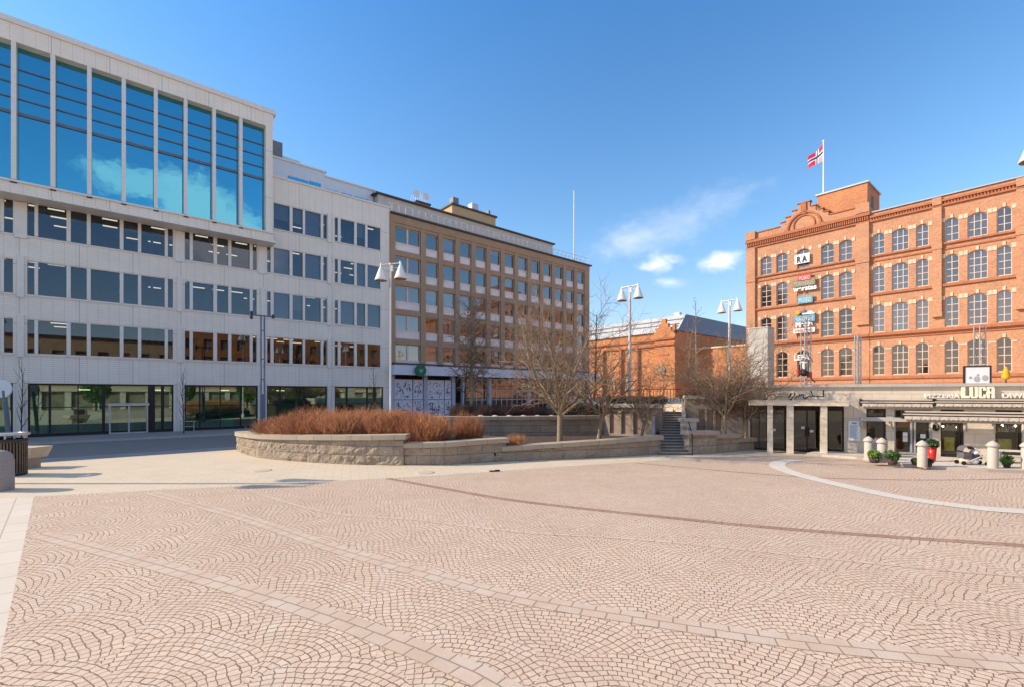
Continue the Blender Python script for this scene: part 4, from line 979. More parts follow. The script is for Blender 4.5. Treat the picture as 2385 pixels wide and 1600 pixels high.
awning('folded_awning', 2004, 2174.5, 929, 947, -.35, 'upper folded beige awning, the short one left of the black joint above the door', 'folded awnings')
awning('folded_awning', 2176, 2600, 929, 947, -.35, 'upper folded beige awning under the big LUCA letters', 'folded awnings')
awning('folded_awning', 2102, 2600, 958, 979, -1.0, 'lower folded awning with painted shade lines hanging in front of the windows', 'folded awnings')
# letters
def rtext(s, u0, u1, v0, v1, mt, label, y=-.12, depth=.1, fat=0.0, shear=0):
    xa, z0 = FR.xz(u0, v1, y); xb, z1 = FR.xz(u1, v0, y); zm = rz((u0+u1)/2, v1, y); hh = rz((u0+u1)/2, v0, y)-zm
    me, w = text_mesh(s, 1.0, depth, mt, fat, shear); k = (xb-xa)/w; mz = max(v.co.z for v in me.vertices)
    for v in me.vertices: v.co.x *= k; v.co.z *= hh/mz
    p = FR.w((xa+xb)/2, y); return link('letter_sign', me, None, label, 'sign', None, None, (p[0], p[1], zm), FR.rot)
rtext('PIZZERIA', 2153, 2235, 916, 926.5, LETG, 'small raised letters PIZZERIA to the left of the big cream letters', fat=.03)
rtext('DIWE', 2334, 2392, 915, 926, LETG, 'small raised letters to the right of the big cream letters, cut by the frame edge', fat=.03)
u0, u1 = 2241, 2317; y = -.22
xa, z0 = FR.xz(u0, 926.5, y); xb, _ = FR.xz(u1, 926.5, y); z0 = rz(2280, 926.5, y); hh = rz(2280, 900, y)-z0; Wl = xb-xa
luca = thing('letter_sign', 'big cream block letters LUCA on the pavilion fascia', 'sign', (*FR.w(xa, y), z0), FR.rot)
gap = .02; lw = (Wl-3*gap)/4
LET = {'L': [(0, .42, 0, 1), (.42, 1, 0, .22)], 'U': [(0, .38, .1, 1), (.62, 1, .1, 1), (.1, .9, 0, .14)],
       'C': [(0, .4, .1, .9), (.1, .9, .86, 1), (.1, .9, 0, .14), (.62, 1, .66, .88), (.62, 1, .12, .34)], 'A': [(0, .38, 0, .9), (.62, 1, 0, .9), (.1, .9, .86, 1), (.38, .62, .42, .58)]}
for i, c in enumerate('LUCA'):
    b = MB()
    for j, (a0, a1, c0, c1) in enumerate(LET[c]): o_ = i*(lw+gap); b.box(o_+a0*lw, o_+a1*lw, -.002*j, .16+.002*j, c0*hh, c1*hh)
    b.build('letter', LETW, luca)
# handwriting over the entrance: strokes as bent rod
def P_(u, v): x, z = FR.xz(1820+u/21.25, 895+v/21.25, -.14); return (x, -.14, z)
b = MB(); strokes = [[(300, 600), (380, 640), (400, 560), (440, 480), (490, 420), (470, 500), (420, 600)], [(620, 400), (670, 450), (640, 530), (560, 610), (500, 690)], [(620, 650), (700, 620), (800, 560), (880, 575), (900, 480)], [(960, 560), (1020, 480), (1100, 520), (1080, 620), (1150, 690), (1230, 660), (1370, 560)],
      [(1370, 580), (1450, 600), (1560, 570), (1600, 520), (1620, 600), (1700, 570), (1760, 600), (1850, 560), (1930, 600), (2080, 590)], [(1450, 300), (1500, 400), (1530, 560)], [(2080, 260), (2075, 420), (2080, 600)],
      [(480, 690), (440, 740), (400, 760)], [(500, 700), (500, 830)]]
for st_ in strokes:
    pts = [P_(*q) for q in st_]
    for a, c in zip(pts, pts[1:]): b.tube(a, c, .028, n=5)
ob = b.data('script_sign', BLACK)
link('script_sign', ob, None, 'black handwritten lettering fixed over the pavilion entrance canopy', 'sign', None, None, FR.loc, FR.rot)
# menu board
xa, za = FR.xz(1976, 979, -.1); xb, zb2 = FR.xz(2004, 1026, -.1)
mb_ = thing('menu_board', 'white framed menu board on the pavilion wall between entrance and first window', 'sign', (*FR.w((xa+xb)/2, -.08), zb2), FR.rot)
w = (xb-xa)/2; b = MB(); b.box(-w, w, 0, .07, 0, za-zb2); b.build('frame', WSIGN, mb_)
b = MB()
for k in range(14): b.box(-w+.07, w-.07-.1*rr.random(), -.006, -.001, .1+k*(za-zb2-.3)/14, .1+k*(za-zb2-.3)/14+.018)
b.box(-w*.4, w*.4, -.006, -.001, za-zb2-.16, za-zb2-.08); b.build('print', BLUES, mb_)
for (u, v, lab) in ((2009, 987, 'oval wall lamp beside the menu board'), (2180, 994, 'dark oval wall lamp on the pier right of the glass door')):
    x, z = FR.xz(u, v, -.12); b = MB(); b.ball((0, 0, 0), .16, 8, 0, .8, .7, 1.2); b.tube((0, 0, 0), (0, .12, 0), .05)
    b.build('wall_lamp', GALV if u < 2100 else BLACK, label=lab, cat='lamp', loc=(*FR.w(x, -.12), z), rotz=FR.rot)
# ------------------------------------------------------------------ walls, planters, stairs
from mathutils import noise as mn
def wall_along(b, pts, tops, th, z0, m=0, rough=0.0):
    """pts run left to right; thickness goes behind (to the left of travel)"""
    s = 0
    N_ = len(pts); nr = []
    for i in range(N_):
        a = pts[max(0, i-1)]; c = pts[min(N_-1, i+1)]; l = hypot(c[0]-a[0], c[1]-a[1]); nr.append((-(c[1]-a[1])/l*th, (c[0]-a[0])/l*th))
    for i in range(N_-1):
        p, q = pts[i], pts[i+1]; l = hypot(q[0]-p[0], q[1]-p[1]); zp, zq = tops[i], tops[i+1]; zb0 = z0[i] if isinstance(z0, list) else z0; zb1 = z0[i+1] if isinstance(z0, list) else z0
        p2 = (p[0]+nr[i][0], p[1]+nr[i][1]); q2 = (q[0]+nr[i+1][0], q[1]+nr[i+1][1])
        if rough:
            nx = max(1, int(l/.09)); nz = 12
            def rp(i_, k_):
                t = i_/nx; z = (zb0+(zb1-zb0)*t); z += ((zp+(zq-zp)*t)-z)*k_/nz; ss = s+l*t; row = math.floor(z/.4); blk = math.floor((ss+.57*(row % 2))/1.15)
                fz = min(1, abs((z/.4)-round(z/.4))*6); fx = (ss+.57*(row % 2))/1.15; fx = min(1, abs(fx-round(fx))*14)
                o = rough*(.25+.9*mn.noise(Vector((ss*3.1, z*4.2, blk*7.3+row)))+.5*mn.noise(Vector((ss*9, z*9, 3))))*fz*fx
                if k_ in (0, nz): o = 0
                ox, oy = (q[1]-p[1])/l*o, -(q[0]-p[0])/l*o
                return (p[0]+(q[0]-p[0])*t+ox, p[1]+(q[1]-p[1])*t+oy, z), (ss, z)
            for i_ in range(nx):
                for k_ in range(nz):
                    cs = [rp(i_, k_), rp(i_+1, k_), rp(i_+1, k_+1), rp(i_, k_+1)]; b.poly([c_[0] for c_ in cs], m, False, [c_[1] for c_ in cs])
        else: b.poly([(*p, zb0), (*q, zb1), (*q, zq), (*p, zp)], m, False, [(s, zb0), (s+l, zb1), (s+l, zq), (s, zp)])
        b.poly([(*q2, zb1), (*p2, zb0), (*p2, zp), (*q2, zq)], m, False, [(s+l, zb1), (s, zb0), (s, zp), (s+l, zq)])
        b.poly([(*p, zp), (*q, zq), (*q2, zq), (*p2, zp)], m, False, [(s, .05), (s+l, .05), (s+l, th+.05), (s, th+.05)])
        b.poly([(*p2, zb0), (*q2, zb1), (*q, zb1), (*p, zb0)], m, False, [(s, .05), (s+l, .05), (s+l, th+.05), (s, th+.05)])
        if i == 0: b.poly([(*p2, zb0), (*p, zb0), (*p, zp), (*p2, zp)], m, False, [(-th, zb0), (0, zb0), (0, zp), (-th, zp)])
        if i == N_-2: b.poly([(*q, zb1), (*q2, zb1), (*q2, zq), (*q, zq)], m, False, [(s+l, zb1), (s+l+th, zb1), (s+l+th, zq), (s+l, zq)])
        s += l
def off(pts, d):
    out = []
    for i in range(len(pts)):
        a = pts[max(0, i-1)]; c = pts[min(len(pts)-1, i+1)]; l = hypot(c[0]-a[0], c[1]-a[1]); out.append((pts[i][0]+(c[1]-a[1])/l*d, pts[i][1]-(c[0]-a[0])/l*d))
    return out
def planter(name, lab, pts, top0, top1, capth=.2, th=.45):
    ss = [0]
    for a, c in zip(pts, pts[1:]): ss.append(ss[-1]+hypot(c[0]-a[0], c[1]-a[1]))
    tops = [top0+(top1-top0)*(s/ss[-1]) for s in ss]
    o = link(name, None, None, lab, 'planter wall', 'granite planter walls', None, (pts[0][0], pts[0][1], 0))
    L_ = [(p[0]-pts[0][0], p[1]-pts[0][1]) for p in pts]
    b = MB(); wall_along(b, L_, [t-capth for t in tops], th, -.05, 0, .075); b.build('stone_wall', GRAN, o)
    cp = off(L_, .12)
    a, c = cp[0], cp[1]; l = hypot(c[0]-a[0], c[1]-a[1]); cp[0] = (a[0]-(c[0]-a[0])/l*.1, a[1]-(c[1]-a[1])/l*.1)
    a, c = cp[-1], cp[-2]; l = hypot(c[0]-a[0], c[1]-a[1]); cp[-1] = (a[0]-(c[0]-a[0])/l*.12, a[1]-(c[1]-a[1])/l*.12)
    b = MB(); wall_along(b, cp, tops, th+.24, [t-capth+.001 for t in tops]); b.build('coping', GRANC, o)
    return o
g1 = [G(*p) for p in ((553, 1046), (556, 1051), (572, 1057), (605, 1065), (669, 1072), (780, 1079), (864, 1082), (940, 1083))]
s1 = spline([(g1[0][0]+1.2, g1[0][1]+1.5), (g1[0][0]+.1, g1[0][1]+.5)]+g1, .5)
planter('planter_wall', 'curved granite planter wall at the left, highest of the three around the orange shrubs', s1, .93, 1.30)
g2 = spline([G(*p) for p in ((938, 1083), (1030, 1083), (1120, 1077), (1178, 1074))], .6)
g2 = [(p[0], p[1]+.12) for p in g2]
planter('planter_wall', 'middle granite planter wall, one step lower than the curved one', g2, .92, 1.03)
g3 = spline([G(*p) for p in ((1172, 1075), (1263, 1071.5), (1407, 1065.5), (1541, 1058))], .8); g3 = [(p[0], p[1]+.2) for p in g3]
w3 = planter('planter_wall', 'long low granite planter wall running from the middle one to the foot of the stairs', g3, .66, .93)
x, y = G(1151, 1072); b = MB(); b.tube((x-g2[0][0], y-g2[0][1]-.35, .32), (x-g2[0][0], y-g2[0][1]+.6, .32), .1, n=10)
dm = b.data('drain_hole', BLACK); d = link('drain_hole', dm, [o for o in bpy.data.objects if o.get('label', '').startswith('middle granite')][0])
# soil of the planted bed
back = [(-3.9, 26.6), (5.4, 27.3)]
bed = [(g1[0][0]+.6, g1[0][1]+1.2)]+[(p[0], p[1]+.4) for p in s1[3:]]+[(p[0], p[1]+.3) for p in g2]+[(p[0], p[1]+.3) for p in g3]+[(8.0, 27), (5.4, 27.2), (-3.9, 26.5), (-9, 27.0), (-13, 27.3)]
MB().poly([(p[0], p[1], .62) for p in bed]).build('planting_bed_soil', SOIL, kind='structure')
b = MB(); b.poly([(p[0], p[1], .84) for p in [(-14.0, 25.9)]+[(p[0]+.2, p[1]+.4) for p in s1[5:]]+[(-3.5, 21), (-.3, 21.1), (-.6, 24), (-4, 26.4), (-9, 26.9)]]).build('raised_bed_soil', SOIL, kind='structure')
# back retaining wall with terrace of hedges
rw = thing('retaining_wall', 'long granite retaining wall behind the trees, under the row of dark shrubs', 'wall', (-4.6, 26.3, 0))
bp = [(0, 0), (.7, .3), (4, .45), (10.0, 1.0)]
tops = [1.72, 1.72, 1.72, 1.75]
b = MB(); wall_along(b, bp, [t-.2 for t in tops], .5, .3); b.build('stone_wall', GRAN, rw)
b = MB(); wall_along(b, off(bp, .1), tops, .7, [t-.199 for t in tops]); b.build('coping', GRANC, rw)
b = MB(); b.prism_xy([(-4.4, 26.8), (5.4, 27.7), (5.4, 36), (-1.5, 36)], -.1, 1.45); b.build('raised_street_bed', SOIL, kind='structure')
# panelled walls beside the stairs
def panel_wall(lab, p0, p1, top, wins, zbase=0.4, th=.5):
    """wins as pixel ranges (u0,v0,u1,v1)"""
    Fp = Frame(p0, (p1[0]-p0[0], p1[1]-p0[1])); L_ = hypot(p1[0]-p0[0], p1[1]-p0[1])
    t = thing('panelled_wall', lab, 'wall', Fp.loc, Fp.rot, 'panelled walls beside the stairs'); b = MB()
    rec = []
    for (u0, v0, u1, v1) in wins: xa, za = Fp.xz(u0, v0); xb, zb2 = Fp.xz(u1, v1); rec.append((xa, xb, zb2, za))
    zlo = min(r[2] for r in rec); zhi = max(r[3] for r in rec)
    grid_wall(b, 0, L_, 0, top-.2, 0, .3, [(r[0], r[1]) for r in rec], [(max(zlo, .2), zhi)]); b.box(0, L_, .3, th, 0, top-.2)
    b.build('stone_wall', M('wall_granite_%d' % len(MATS), (.36, .30, .24), .25, 5, .85, 0, .03), t)
    for r in rec: q = MB(); q.box(r[0]+.01, r[1]-.01, .12, .298, max(zlo, .2), zhi); q.build('panel', PINK, t)
    b = MB(); b.box(-.05, L_+.05, -.12, th+.1, top-.2, top); b.build('coping', CONC, t)
    return Fp
panel_wall('panelled granite wall left of the stairs with three pink stone panels', (5.35, 27.2), (8.15, 25.6), 2.44, [(1420, 958, 1439, 1009), (1447, 958, 1468, 1009), (1475, 957, 1495, 1008)])
panel_wall('panelled granite wall right of the stairs, behind the two right-hand trees', (9.7, 26.2), (13.1, 25.5), 2.93, [(1628, 952, 1642, 999), (1647, 952, 1662, 999), (1667, 952, 1681, 999)])
# stairs
sb0, sb1 = G(1539, 1059), G(1606, 1058)
st = thing('stairs', 'steep flight of grey stone steps rising between the planter walls', 'stairs', ((sb0[0]+sb1[0])/2, (sb0[1]+sb1[1])/2, 0), radians(-3))
n = 16; rise, run = 1.95/n, 5.0/n; b = MB()
for k in range(n):
    sh = .25*k*run; b.box(-.75+sh, .78+sh-.012*k, k*run, 5.3, k*rise, (k+1)*rise-.035, 0); b.box(-.77+sh, .80+sh-.012*k, k*run-.04, k*run+run, (k+1)*rise-.035, (k+1)*rise, 1)
b.box(.2, 2.4, 5.3, 7.2, 1.0, 1.95, 0)
b.build('steps', [M('stair_riser', (.20, .17, .14), .2, 6, .9), M('stair_tread', (.36, .32, .27), .15, 6, .85)], st)
b = MB(); b.box(0.2, 2.6, 7.2, 7.5, 1.0, 2.5, 0); b.build('landing_wall', M('lilac_render', (.42, .40, .42), .05, 3, .8), st)
b = MB()
b.mesh([(-.95, .8, -.0), (-.78, .8, 0), (.35, 5.4, 0), (.15, 5.4, 0), (-.95, .8, 1.25), (-.78, .8, 1.25), (.35, 5.4, 2.75), (.15, 5.4, 2.75)], [(0, 1, 5, 4), (1, 2, 6, 5), (2, 3, 7, 6), (3, 0, 4, 7), (4, 5, 6, 7)])
b.mesh([(.82, 1.5, 0), (1.0, 1.5, 0), (2.15, 5.4, 0), (1.95, 5.4, 0), (.82, 1.5, 1.3), (1.0, 1.5, 1.3), (2.15, 5.4, 2.95), (1.95, 5.4, 2.95)], [(0, 1, 5, 4), (1, 2, 6, 5), (2, 3, 7, 6), (3, 0, 4, 7), (4, 5, 6, 7)])
b.build('cheek_wall', M('pale_cheek', (.36, .34, .33), .1, 3, .8), st)
b = MB(); b.tube((.80, -.1, .95), (1.9, 5.2, 2.95), .035); b.tube((.80, -.1, .6), (1.9, 5.2, 2.6), .02)
for k in range(7): t = k/6; b.tube((.80+1.1*t, -.1+5.3*t, 0+1.95*t), (.80+1.1*t, -.1+5.3*t, .95+2.0*t), .022)
b.build('handrail', DARKM, st)
tr = thing('terrace_railing', 'dark metal railing on the terrace edge above the stairs', 'railing', (8.6, 30.6, 2.38)); b = MB()
for k in range(12): b.tube((k*.22, 0, 0), (k*.22, 0, .95), .02)
b.tube((0, 0, .95), (2.5, 0, .95), .03); b.build('rails', DARKM, tr)
# pedestal and stepped planters right of the stairs
px, py = at(1603, 974, 24.9)[:2]; b = MB(); b.box(-.32, .32, -.3, .3, 0, 1.55, 0); b.box(-.42, .42, -.4, .4, 1.55, 1.72, 1)
b.build('stone_pedestal', [PODST, CONC], label='square stone pedestal at the right side of the stairs', cat='pedestal', loc=(px, py, 0))
def G2(u, v): return G(u, v)
q = [G(1606, 1057.5), G(1668, 1054.5)]; planter('planter_wall', 'tallest granite planter wall directly right of the stairs', q, rz(1640, 1003) if False else 3-(1003-917)*q[0][1]/F, 3-(1003-917)*q[1][1]/F)
q = [G(1668, 1054), G(1722, 1050)]; q = [(p[0], p[1]+.1) for p in q]; planter('planter_wall', 'middle one of the stepped planter walls right of the stairs', q, 3-(1010.5-917)*q[0][1]/F, 3-(1010-917)*q[1][1]/F)
q = [G(1722, 1049.5), G(1786, 1045)]; q = [(p[0], p[1]+.2) for p in q]; planter('planter_wall', 'lowest stepped planter wall ending at the entrance canopy', q, 3-(1020-917)*q[0][1]/F, 3-(1017-917)*q[1][1]/F)
MB().poly([(*p, .7) for p in ((9.0, 23.7), (10.2, 24.1), (12.3, 25.3), (13.4, 25.8), (12.8, 26), (9.3, 26.4))]).build('corner_bed_soil', SOIL, kind='structure')
b = MB(); b.box(rx(1742)-.02, rx(1790), -1.2, -1.1, 0, 2.2)
# ------------------------------------------------------------------ trees
def branch(b, p, d, L_, r, lev, rnd, P):
    n = 3 if lev > 0 else 4
    pts = [Vector(p)]; dr = Vector(d).normalized(); seg = L_/n; rr_ = r; out = []
    for i in range(n):
        j = P['wob']; dr = (dr+Vector((rnd.uniform(-j, j), rnd.uniform(-j, j), rnd.uniform(-j, j)+P['up']))).normalized()
        q = pts[-1]+dr*seg; r2 = r*(1-.62*(i+1)/n); b[lev if lev < 2 else 2].tube(pts[-1], q, rr_, r2, 6 if lev == 0 else (4 if lev == 1 else 3), 0, False); rr_ = r2; pts.append(q); out.append((q.copy(), dr.copy(), r2))
    if lev >= P['lev']: return
    k = P['kids'][lev]
    for c in range(k):
        t = (c+.6)/k; i = min(n-1, int(t*n)); q, dd, r2 = out[i]; base = pts[i].lerp(pts[i+1], t*n-i if t*n-i < 1 else 1)
        ax = dd.orthogonal().normalized(); ax.rotate(__import__('mathutils').Quaternion(dd, c*2.4+rnd.uniform(-.5, .5)))
        an = rnd.uniform(*P['ang']); nd = (dd*cos(an)+ax*sin(an)).normalized()
        branch(b, base, nd, L_*rnd.uniform(*P['len'])*(1-.35*t if lev == 0 and P.get('cone') else 1), max(r2*.75, P['rmin']), lev+1, rnd, P)
def tree(lab, x, y, z, h, trunk, limbs, spread, seed, r=.09, P=None, mats=(None, None), lean=(0, 0), group='bare trees'):
    rnd = random.Random(seed); P_ = dict(wob=.13, up=.03, lev=3, kids=[6, 5, 5], ang=(.45, .95), len=(.38, .6), rmin=.010); P_.update(P or {})
    bs = [MB(), MB(), MB()]
    t = thing('bare_tree', lab, 'tree', (x, y, z), 0, group)
    tr = MB(); top = Vector((lean[0], lean[1], trunk)); tr.tube((0, 0, -.3), top*.5, r*1.35, r*1.1, 8, 0, False); tr.tube(top*.5, top, r*1.1, r, 8, 0, False)
    if P_.get('cone'):
        branch(bs, top, (0, 0, 1), h-trunk, r, 0, rnd, P_)
    else:
        for k in range(limbs):
            a = 2*pi*k/limbs+rnd.uniform(-.35, .35); s = spread*rnd.uniform(.6, 1.1); branch(bs, top-Vector((0, 0, .1*rnd.random())), (cos(a)*s, sin(a)*s, 1), (h-trunk)*rnd.uniform(.8, 1.08), r*.62, 0, rnd, P_)
    for q in (bs[0], bs[1]):
        o = len(tr.v); tr.v += q.v; tr.f += [tuple(o+i for i in f) for f in q.f]; tr.m += q.m; tr.sm += q.sm; tr.uv += q.uv
    tr.build('trunk', mats[0] or BARK, t); bs[2].build('crown', mats[1] or TWIG, t); return t
tree('bare vase-shaped tree with pale lit limbs, largest crown, in front of the beige building', *at(1304, 1024, 23.3)[:2], .6, 6.3, 1.35, 7, 1.0, 5, .12, dict(kids=[9, 7, 6], wob=.2, up=.07, ang=(.45, 1.0), len=(.36, .56), rmin=.010))
tree('bare leaning tree with dark forked trunk just left of the pink wall panels', *at(1393, 1017, 24.3)[:2], .6, 4.6, 1.25, 6, 1.1, 12, .10, dict(kids=[7, 6, 6], up=.04, wob=.17), lean=(.25, 0))
tree('small dark bare tree standing beside the foot of the stairs', *at(1492, 1013, 24.6)[:2], .6, 3.5, .9, 5, .9, 21, .07, dict(kids=[6, 6, 5]), lean=(.2, 0))
tree('bushy bare tree with lit twigs, right of the stairs, in front of the annex', *at(1688, 1008, 24.9)[:2], .7, 4.3, 1.1, 7, 1.0, 33, .09, dict(kids=[9, 8, 6], up=.05, wob=.2))
tree('low spreading bare tree in the corner planter left of the entrance', *at(1737, 1010, 25.4)[:2], .7, 3.3, .9, 6, 1.2, 44, .07, dict(kids=[8, 7, 6], up=.03, wob=.2))
CON = dict(cone=True, kids=[22, 7, 4], ang=(.75, 1.15), len=(.30, .42), up=.03, wob=.05, lev=3)
tree('tall bare tree with a straight leader in front of the poster windows', *at(1099, 960, 32)[:2], 1.4, 7.6, 1.6, 1, 0, 51, .12, dict(CON, kids=[30, 8, 5], len=(.34, .5)), (BARK, TWIG))
tree('thin dark bare tree stem close beside the taller shaded tree', *at(1083, 960, 32.8)[:2], 1.4, 4.4, 1.2, 1, 0, 52, .07, dict(CON, kids=[12, 5, 3]), (BARKD, TWIGD))
tree('slender bare tree on the terrace behind the stairs, top above the metal roof', *at(1622, 920, 38)[:2], 2.38, 7.9, 1.0, 1, 0, 61, .07, dict(CON, kids=[18, 6, 4], len=(.16, .24)), (BARK, TWIG))
tree('far bare tree at the right corner of the beige building', *at(1385, 920, 55)[:2], 0, 12.2, 3, 1, 0, 62, .12, dict(CON, kids=[20, 7, 4]), (BARKD, TWIGD))
SAP = dict(cone=True, kids=[16, 4, 1], ang=(.35, .55), len=(.2, .3), up=.10, wob=.05, lev=2, rmin=.007)
for u, Y, h, lab, sd in ((50, 29.5, 4.7, 'upright young tree in front of the pale pier behind the bin', 71), (428, 35.5, 4.6, 'thin young tree in front of the pier beside the entrance glazing', 72), (872, 43, 6.0, 'thin young tree before the last pier of the white building', 73)):
    p = at(u, 917, Y); tree(lab, p[0], p[1], 0, h, .7, 1, 0, sd, .035, SAP, (BARKD, TWIGD), group='young street trees')
# shrubs
def shrub_mesh(name, seed, w, h, n, ms, r=.008, wig=.18):
    rnd = random.Random(seed); b = MB()
    for i in range(n):
        a = rnd.random()*2*pi; q = rnd.random()**.6; bx, by = cos(a)*q*w*.45, sin(a)*q*w*.45
        s = rnd.uniform(.25, .75); d = Vector((cos(a)*q*s+rnd.uniform(-.25, .25), sin(a)*q*s+rnd.uniform(-.25, .25), 1)).normalized()
        L_ = h*rnd.uniform(.55, 1.08)*(1-.25*q*q); p0 = Vector((bx, by, 0)); k = 3; m = 0 if rnd.random() < .6 else 1
        p = p0; rr_ = r*1.5
        for j in range(k):
            d = (d+Vector((rnd.uniform(-wig, wig), rnd.uniform(-wig, wig), .05))).normalized(); p1 = p+d*L_/k; b.tube(p, p1, rr_, rr_*.6, 3, m, False); rr_ *= .6
            for t_ in range(2):
                e = (d+Vector((rnd.uniform(-.8, .8), rnd.uniform(-.8, .8), rnd.uniform(-.1, .6)))).normalized(); q0 = p.lerp(p1, rnd.random()); b.tube(q0, q0+e*L_*.22, r*.6, r*.3, 3, m, False)
            p = p1
    return b.data(name, ms)
sm = [shrub_mesh('orange_shrub', s, 1.7, 1.5, 400, [SHR1, SHR2], .010, .42) for s in (1, 2, 3)]
rnd = random.Random(9); spots = []
for u in range(652, 1004, 27):
    for row in range(3):
        Y = (22.0, 23.4, 24.9)[row]+rnd.uniform(-.3, .3)
        if u < 720: Y += (720-u)*.018
        if u > 930: Y -= .6
        if row == 2 and u > 960: continue
        hs = .93-.38*max(0, (740-u)/90)-.12*max(0, (u-985)/60)
        spots.append((u+rnd.uniform(-8, 8)-row*6, Y, hs*rnd.uniform(.9, 1.05)*(1.0+.03*row)))
GRP = 'orange-brown twiggy shrubs massed in the curved planter'
for i, (u, Y, hs) in enumerate(spots):
    o = link('orange_shrub', sm[i % 3], None, 'leafless orange-brown twiggy shrub packed with others in the big mass in the curved planter', 'shrub', GRP, None, ((u-CX)/F*Y, Y, .80)); o.scale = (.95, .95, hs*1.02); o.rotation_euler = (0, 0, rnd.random()*6)
for u, Y, sc, hz, lab in ((1080, 22.4, (.45, .45, .95), .8, 'separate orange shrub right of the gap, left one of the pair'), (1106, 22.3, (.42, .42, .82), .8, 'separate orange shrub right of the gap, right one of the pair'), (1200, 21.6, (.45, .45, .40), .6, 'small low orange shrub alone behind the end of the middle planter wall')):
    o = link('orange_shrub', sm[int(u) % 3], None, lab, 'shrub', None, None, ((u-CX)/F*Y, Y, hz)); o.scale = sc
dm_ = [shrub_mesh('dark_shrub', s, 1.3, 1.0, 420, [SHRD, TWIGD], .009) for s in (5, 6)]
for i, u in enumerate(range(1068, 1300, 19)):
    Y = 29.5+.3*(i % 3); o = link('dark_shrub', dm_[i % 2], None, 'dark maroon leafless shrub in the row behind the retaining wall', 'shrub', 'dark shrubs in a row behind the retaining wall', None, ((u-CX)/F*Y, Y, 1.42)); o.rotation_euler = (0, 0, i*1.3); o.scale = (.8, .8, .95 if u < 1250 else .75)
for i, u in enumerate(range(1120, 1300, 33)):
    Y = 28.6; b = MB(); b.ball((0, 0, .1), .26, 6, 0, 1, .8, .7); b.build('pale_boulder', OFFW, label='pale rounded stone in the row at the foot of the dark shrubs', cat='stone', group='pale stones along the dark shrubs', loc=((u-CX)/F*Y, Y, 1.45))
def leaf_clump(name, seed, w, d, h, n, ms, sz=.05):
    rnd = random.Random(seed); b = MB()
    for i in range(n):
        while True:
            x, y, z = rnd.uniform(-1, 1), rnd.uniform(-1, 1), rnd.uniform(-1, 1)
            if x*x+y*y+z*z < 1: break
        c = Vector((x*w/2, y*d/2, h/2+z*h/2)); a = Vector((rnd.uniform(-1, 1), rnd.uniform(-1, 1), rnd.uniform(-1, 1))).normalized(); e = a.orthogonal().normalized(); s = sz*rnd.uniform(.6, 1.4)
        b.poly([tuple(c-a*s), tuple(c+e*s*.5), tuple(c+a*s), tuple(c-e*s*.5)], 0 if rnd.random() < .6 else 1)
    return b.data(name, ms)
hm = [leaf_clump('hedge_bush', s, 1.3, .8, .62, 1500, [HEDGE, SHRD], .045) for s in (1, 2)]
for i, (u, v, Y) in enumerate([(u, 0, 27.9-.0023*(u-1385)*1.0) for u in range(1300, 1560, 24)]):
    z = 2.4 if u > 1400 else 1.55
    o = link('hedge_bush', hm[i % 2], None, 'dark low hedge bush on the terrace edge left of the stairs', 'shrub', 'dark hedge bushes left of the stairs', None, ((u-CX)/F*Y, Y, z)); o.scale = (.6, .8, .85 if u > 1400 else 1.5)
rmh = shrub_mesh('rust_hedge_bush', 8, 1.2, .75, 420, [SHR2, SHRD], .010)
for i, u in enumerate(range(1596, 1735, 17)):
    Y = 27.4; o = link('rust_hedge_bush', rmh, None, 'rust-brown clipped bush on top of the panelled wall right of the stairs', 'shrub', 'rust-brown bushes on the right-hand wall', None, ((u-CX)/F*Y, Y, 2.72)); o.rotation_euler = (0, 0, i); o.scale = (.6, .6, .75)
o = link('corner_bush', shrub_mesh('corner_bush', 14, 2.6, 1.6, 900, [SHR2, TWIG], .010), None, 'dense brown bush filling the wall corner left of the concrete tower', 'shrub', None, None, (13.6, 27.6, 2.6)); o.scale = (1, .7, .9)
# ------------------------------------------------------------------ lamps and poles
def bell(b, c, R_, h, m=0, mi=1):
    prof = [(.03, h*1.18), (.06, h*1.16), (.06, h*.98), (.10, h*.92), (R_*.42, h*.72), (R_*.66, h*.42), (R_*.9, h*.12), (R_, 0), (R_*.95, -.02)]
    n0 = len(b.v); b.lathe(0, 0, prof, 20, m); b.lathe(0, 0, [(R_*.94, -.015), (R_*.8, .12), (R_*.4, h*.5), (.01, h*.6)], 20, mi)
    for i in range(n0, len(b.v)): x, y, z = b.v[i]; b.v[i] = (x+c[0], y+c[1], z+c[2])
def street_lamp(lab, x, y, z, top, rot, pr=.10):
    t = thing('street_lamp', lab, 'street lamp', (x, y, z), rot, 'white twin-bell street lamps'); h = top-z
    b = MB(); b.lathe(0, 0, [(.17, 0), (.17, .5), (pr*1.1, .55), (pr, h*.5), (pr*.85, h)], 12); b.ball((0, 0, h+.03), .1, 6); b.build('pole', M('lamp_pole_paint', (.62, .58, .53), .04, 3, .4) if 'lamp_pole_paint' not in MATS else MATS['lamp_pole_paint'], t)
    b = MB(); b.tube((-.62, 0, h+.05), (.62, 0, h+.05), .04); b.tube((-.5, 0, h-.2), (.5, 0, h-.2), .02); b.box(.05, .16, -.06, .06, h-.4, h-.05); b.build('crossarm', GALV, t)
    for s in (-1, 1): b = MB(); bell(b, (s*.66, 0, h-.86), .37, .82); b.tube((s*.64, 0, h+.05), (s*.64, 0, h+.17), .055); b.build('bell_shade', [LAMPW, LAMPI], t)
street_lamp('white twin-bell street lamp in front of the joint of the white and beige buildings', *at(910, 900, 27.5)[:2], 0, 10.55, radians(-18), .06)
street_lamp('white twin-bell street lamp on the terrace before the brick hall', *at(1467, 900, 33)[:2], 2.3, 10.5, radians(-46))
street_lamp('smaller twin-bell street lamp near the concrete tower', *at(1699, 900, 38)[:2], 2.38, 10.5, radians(-52))
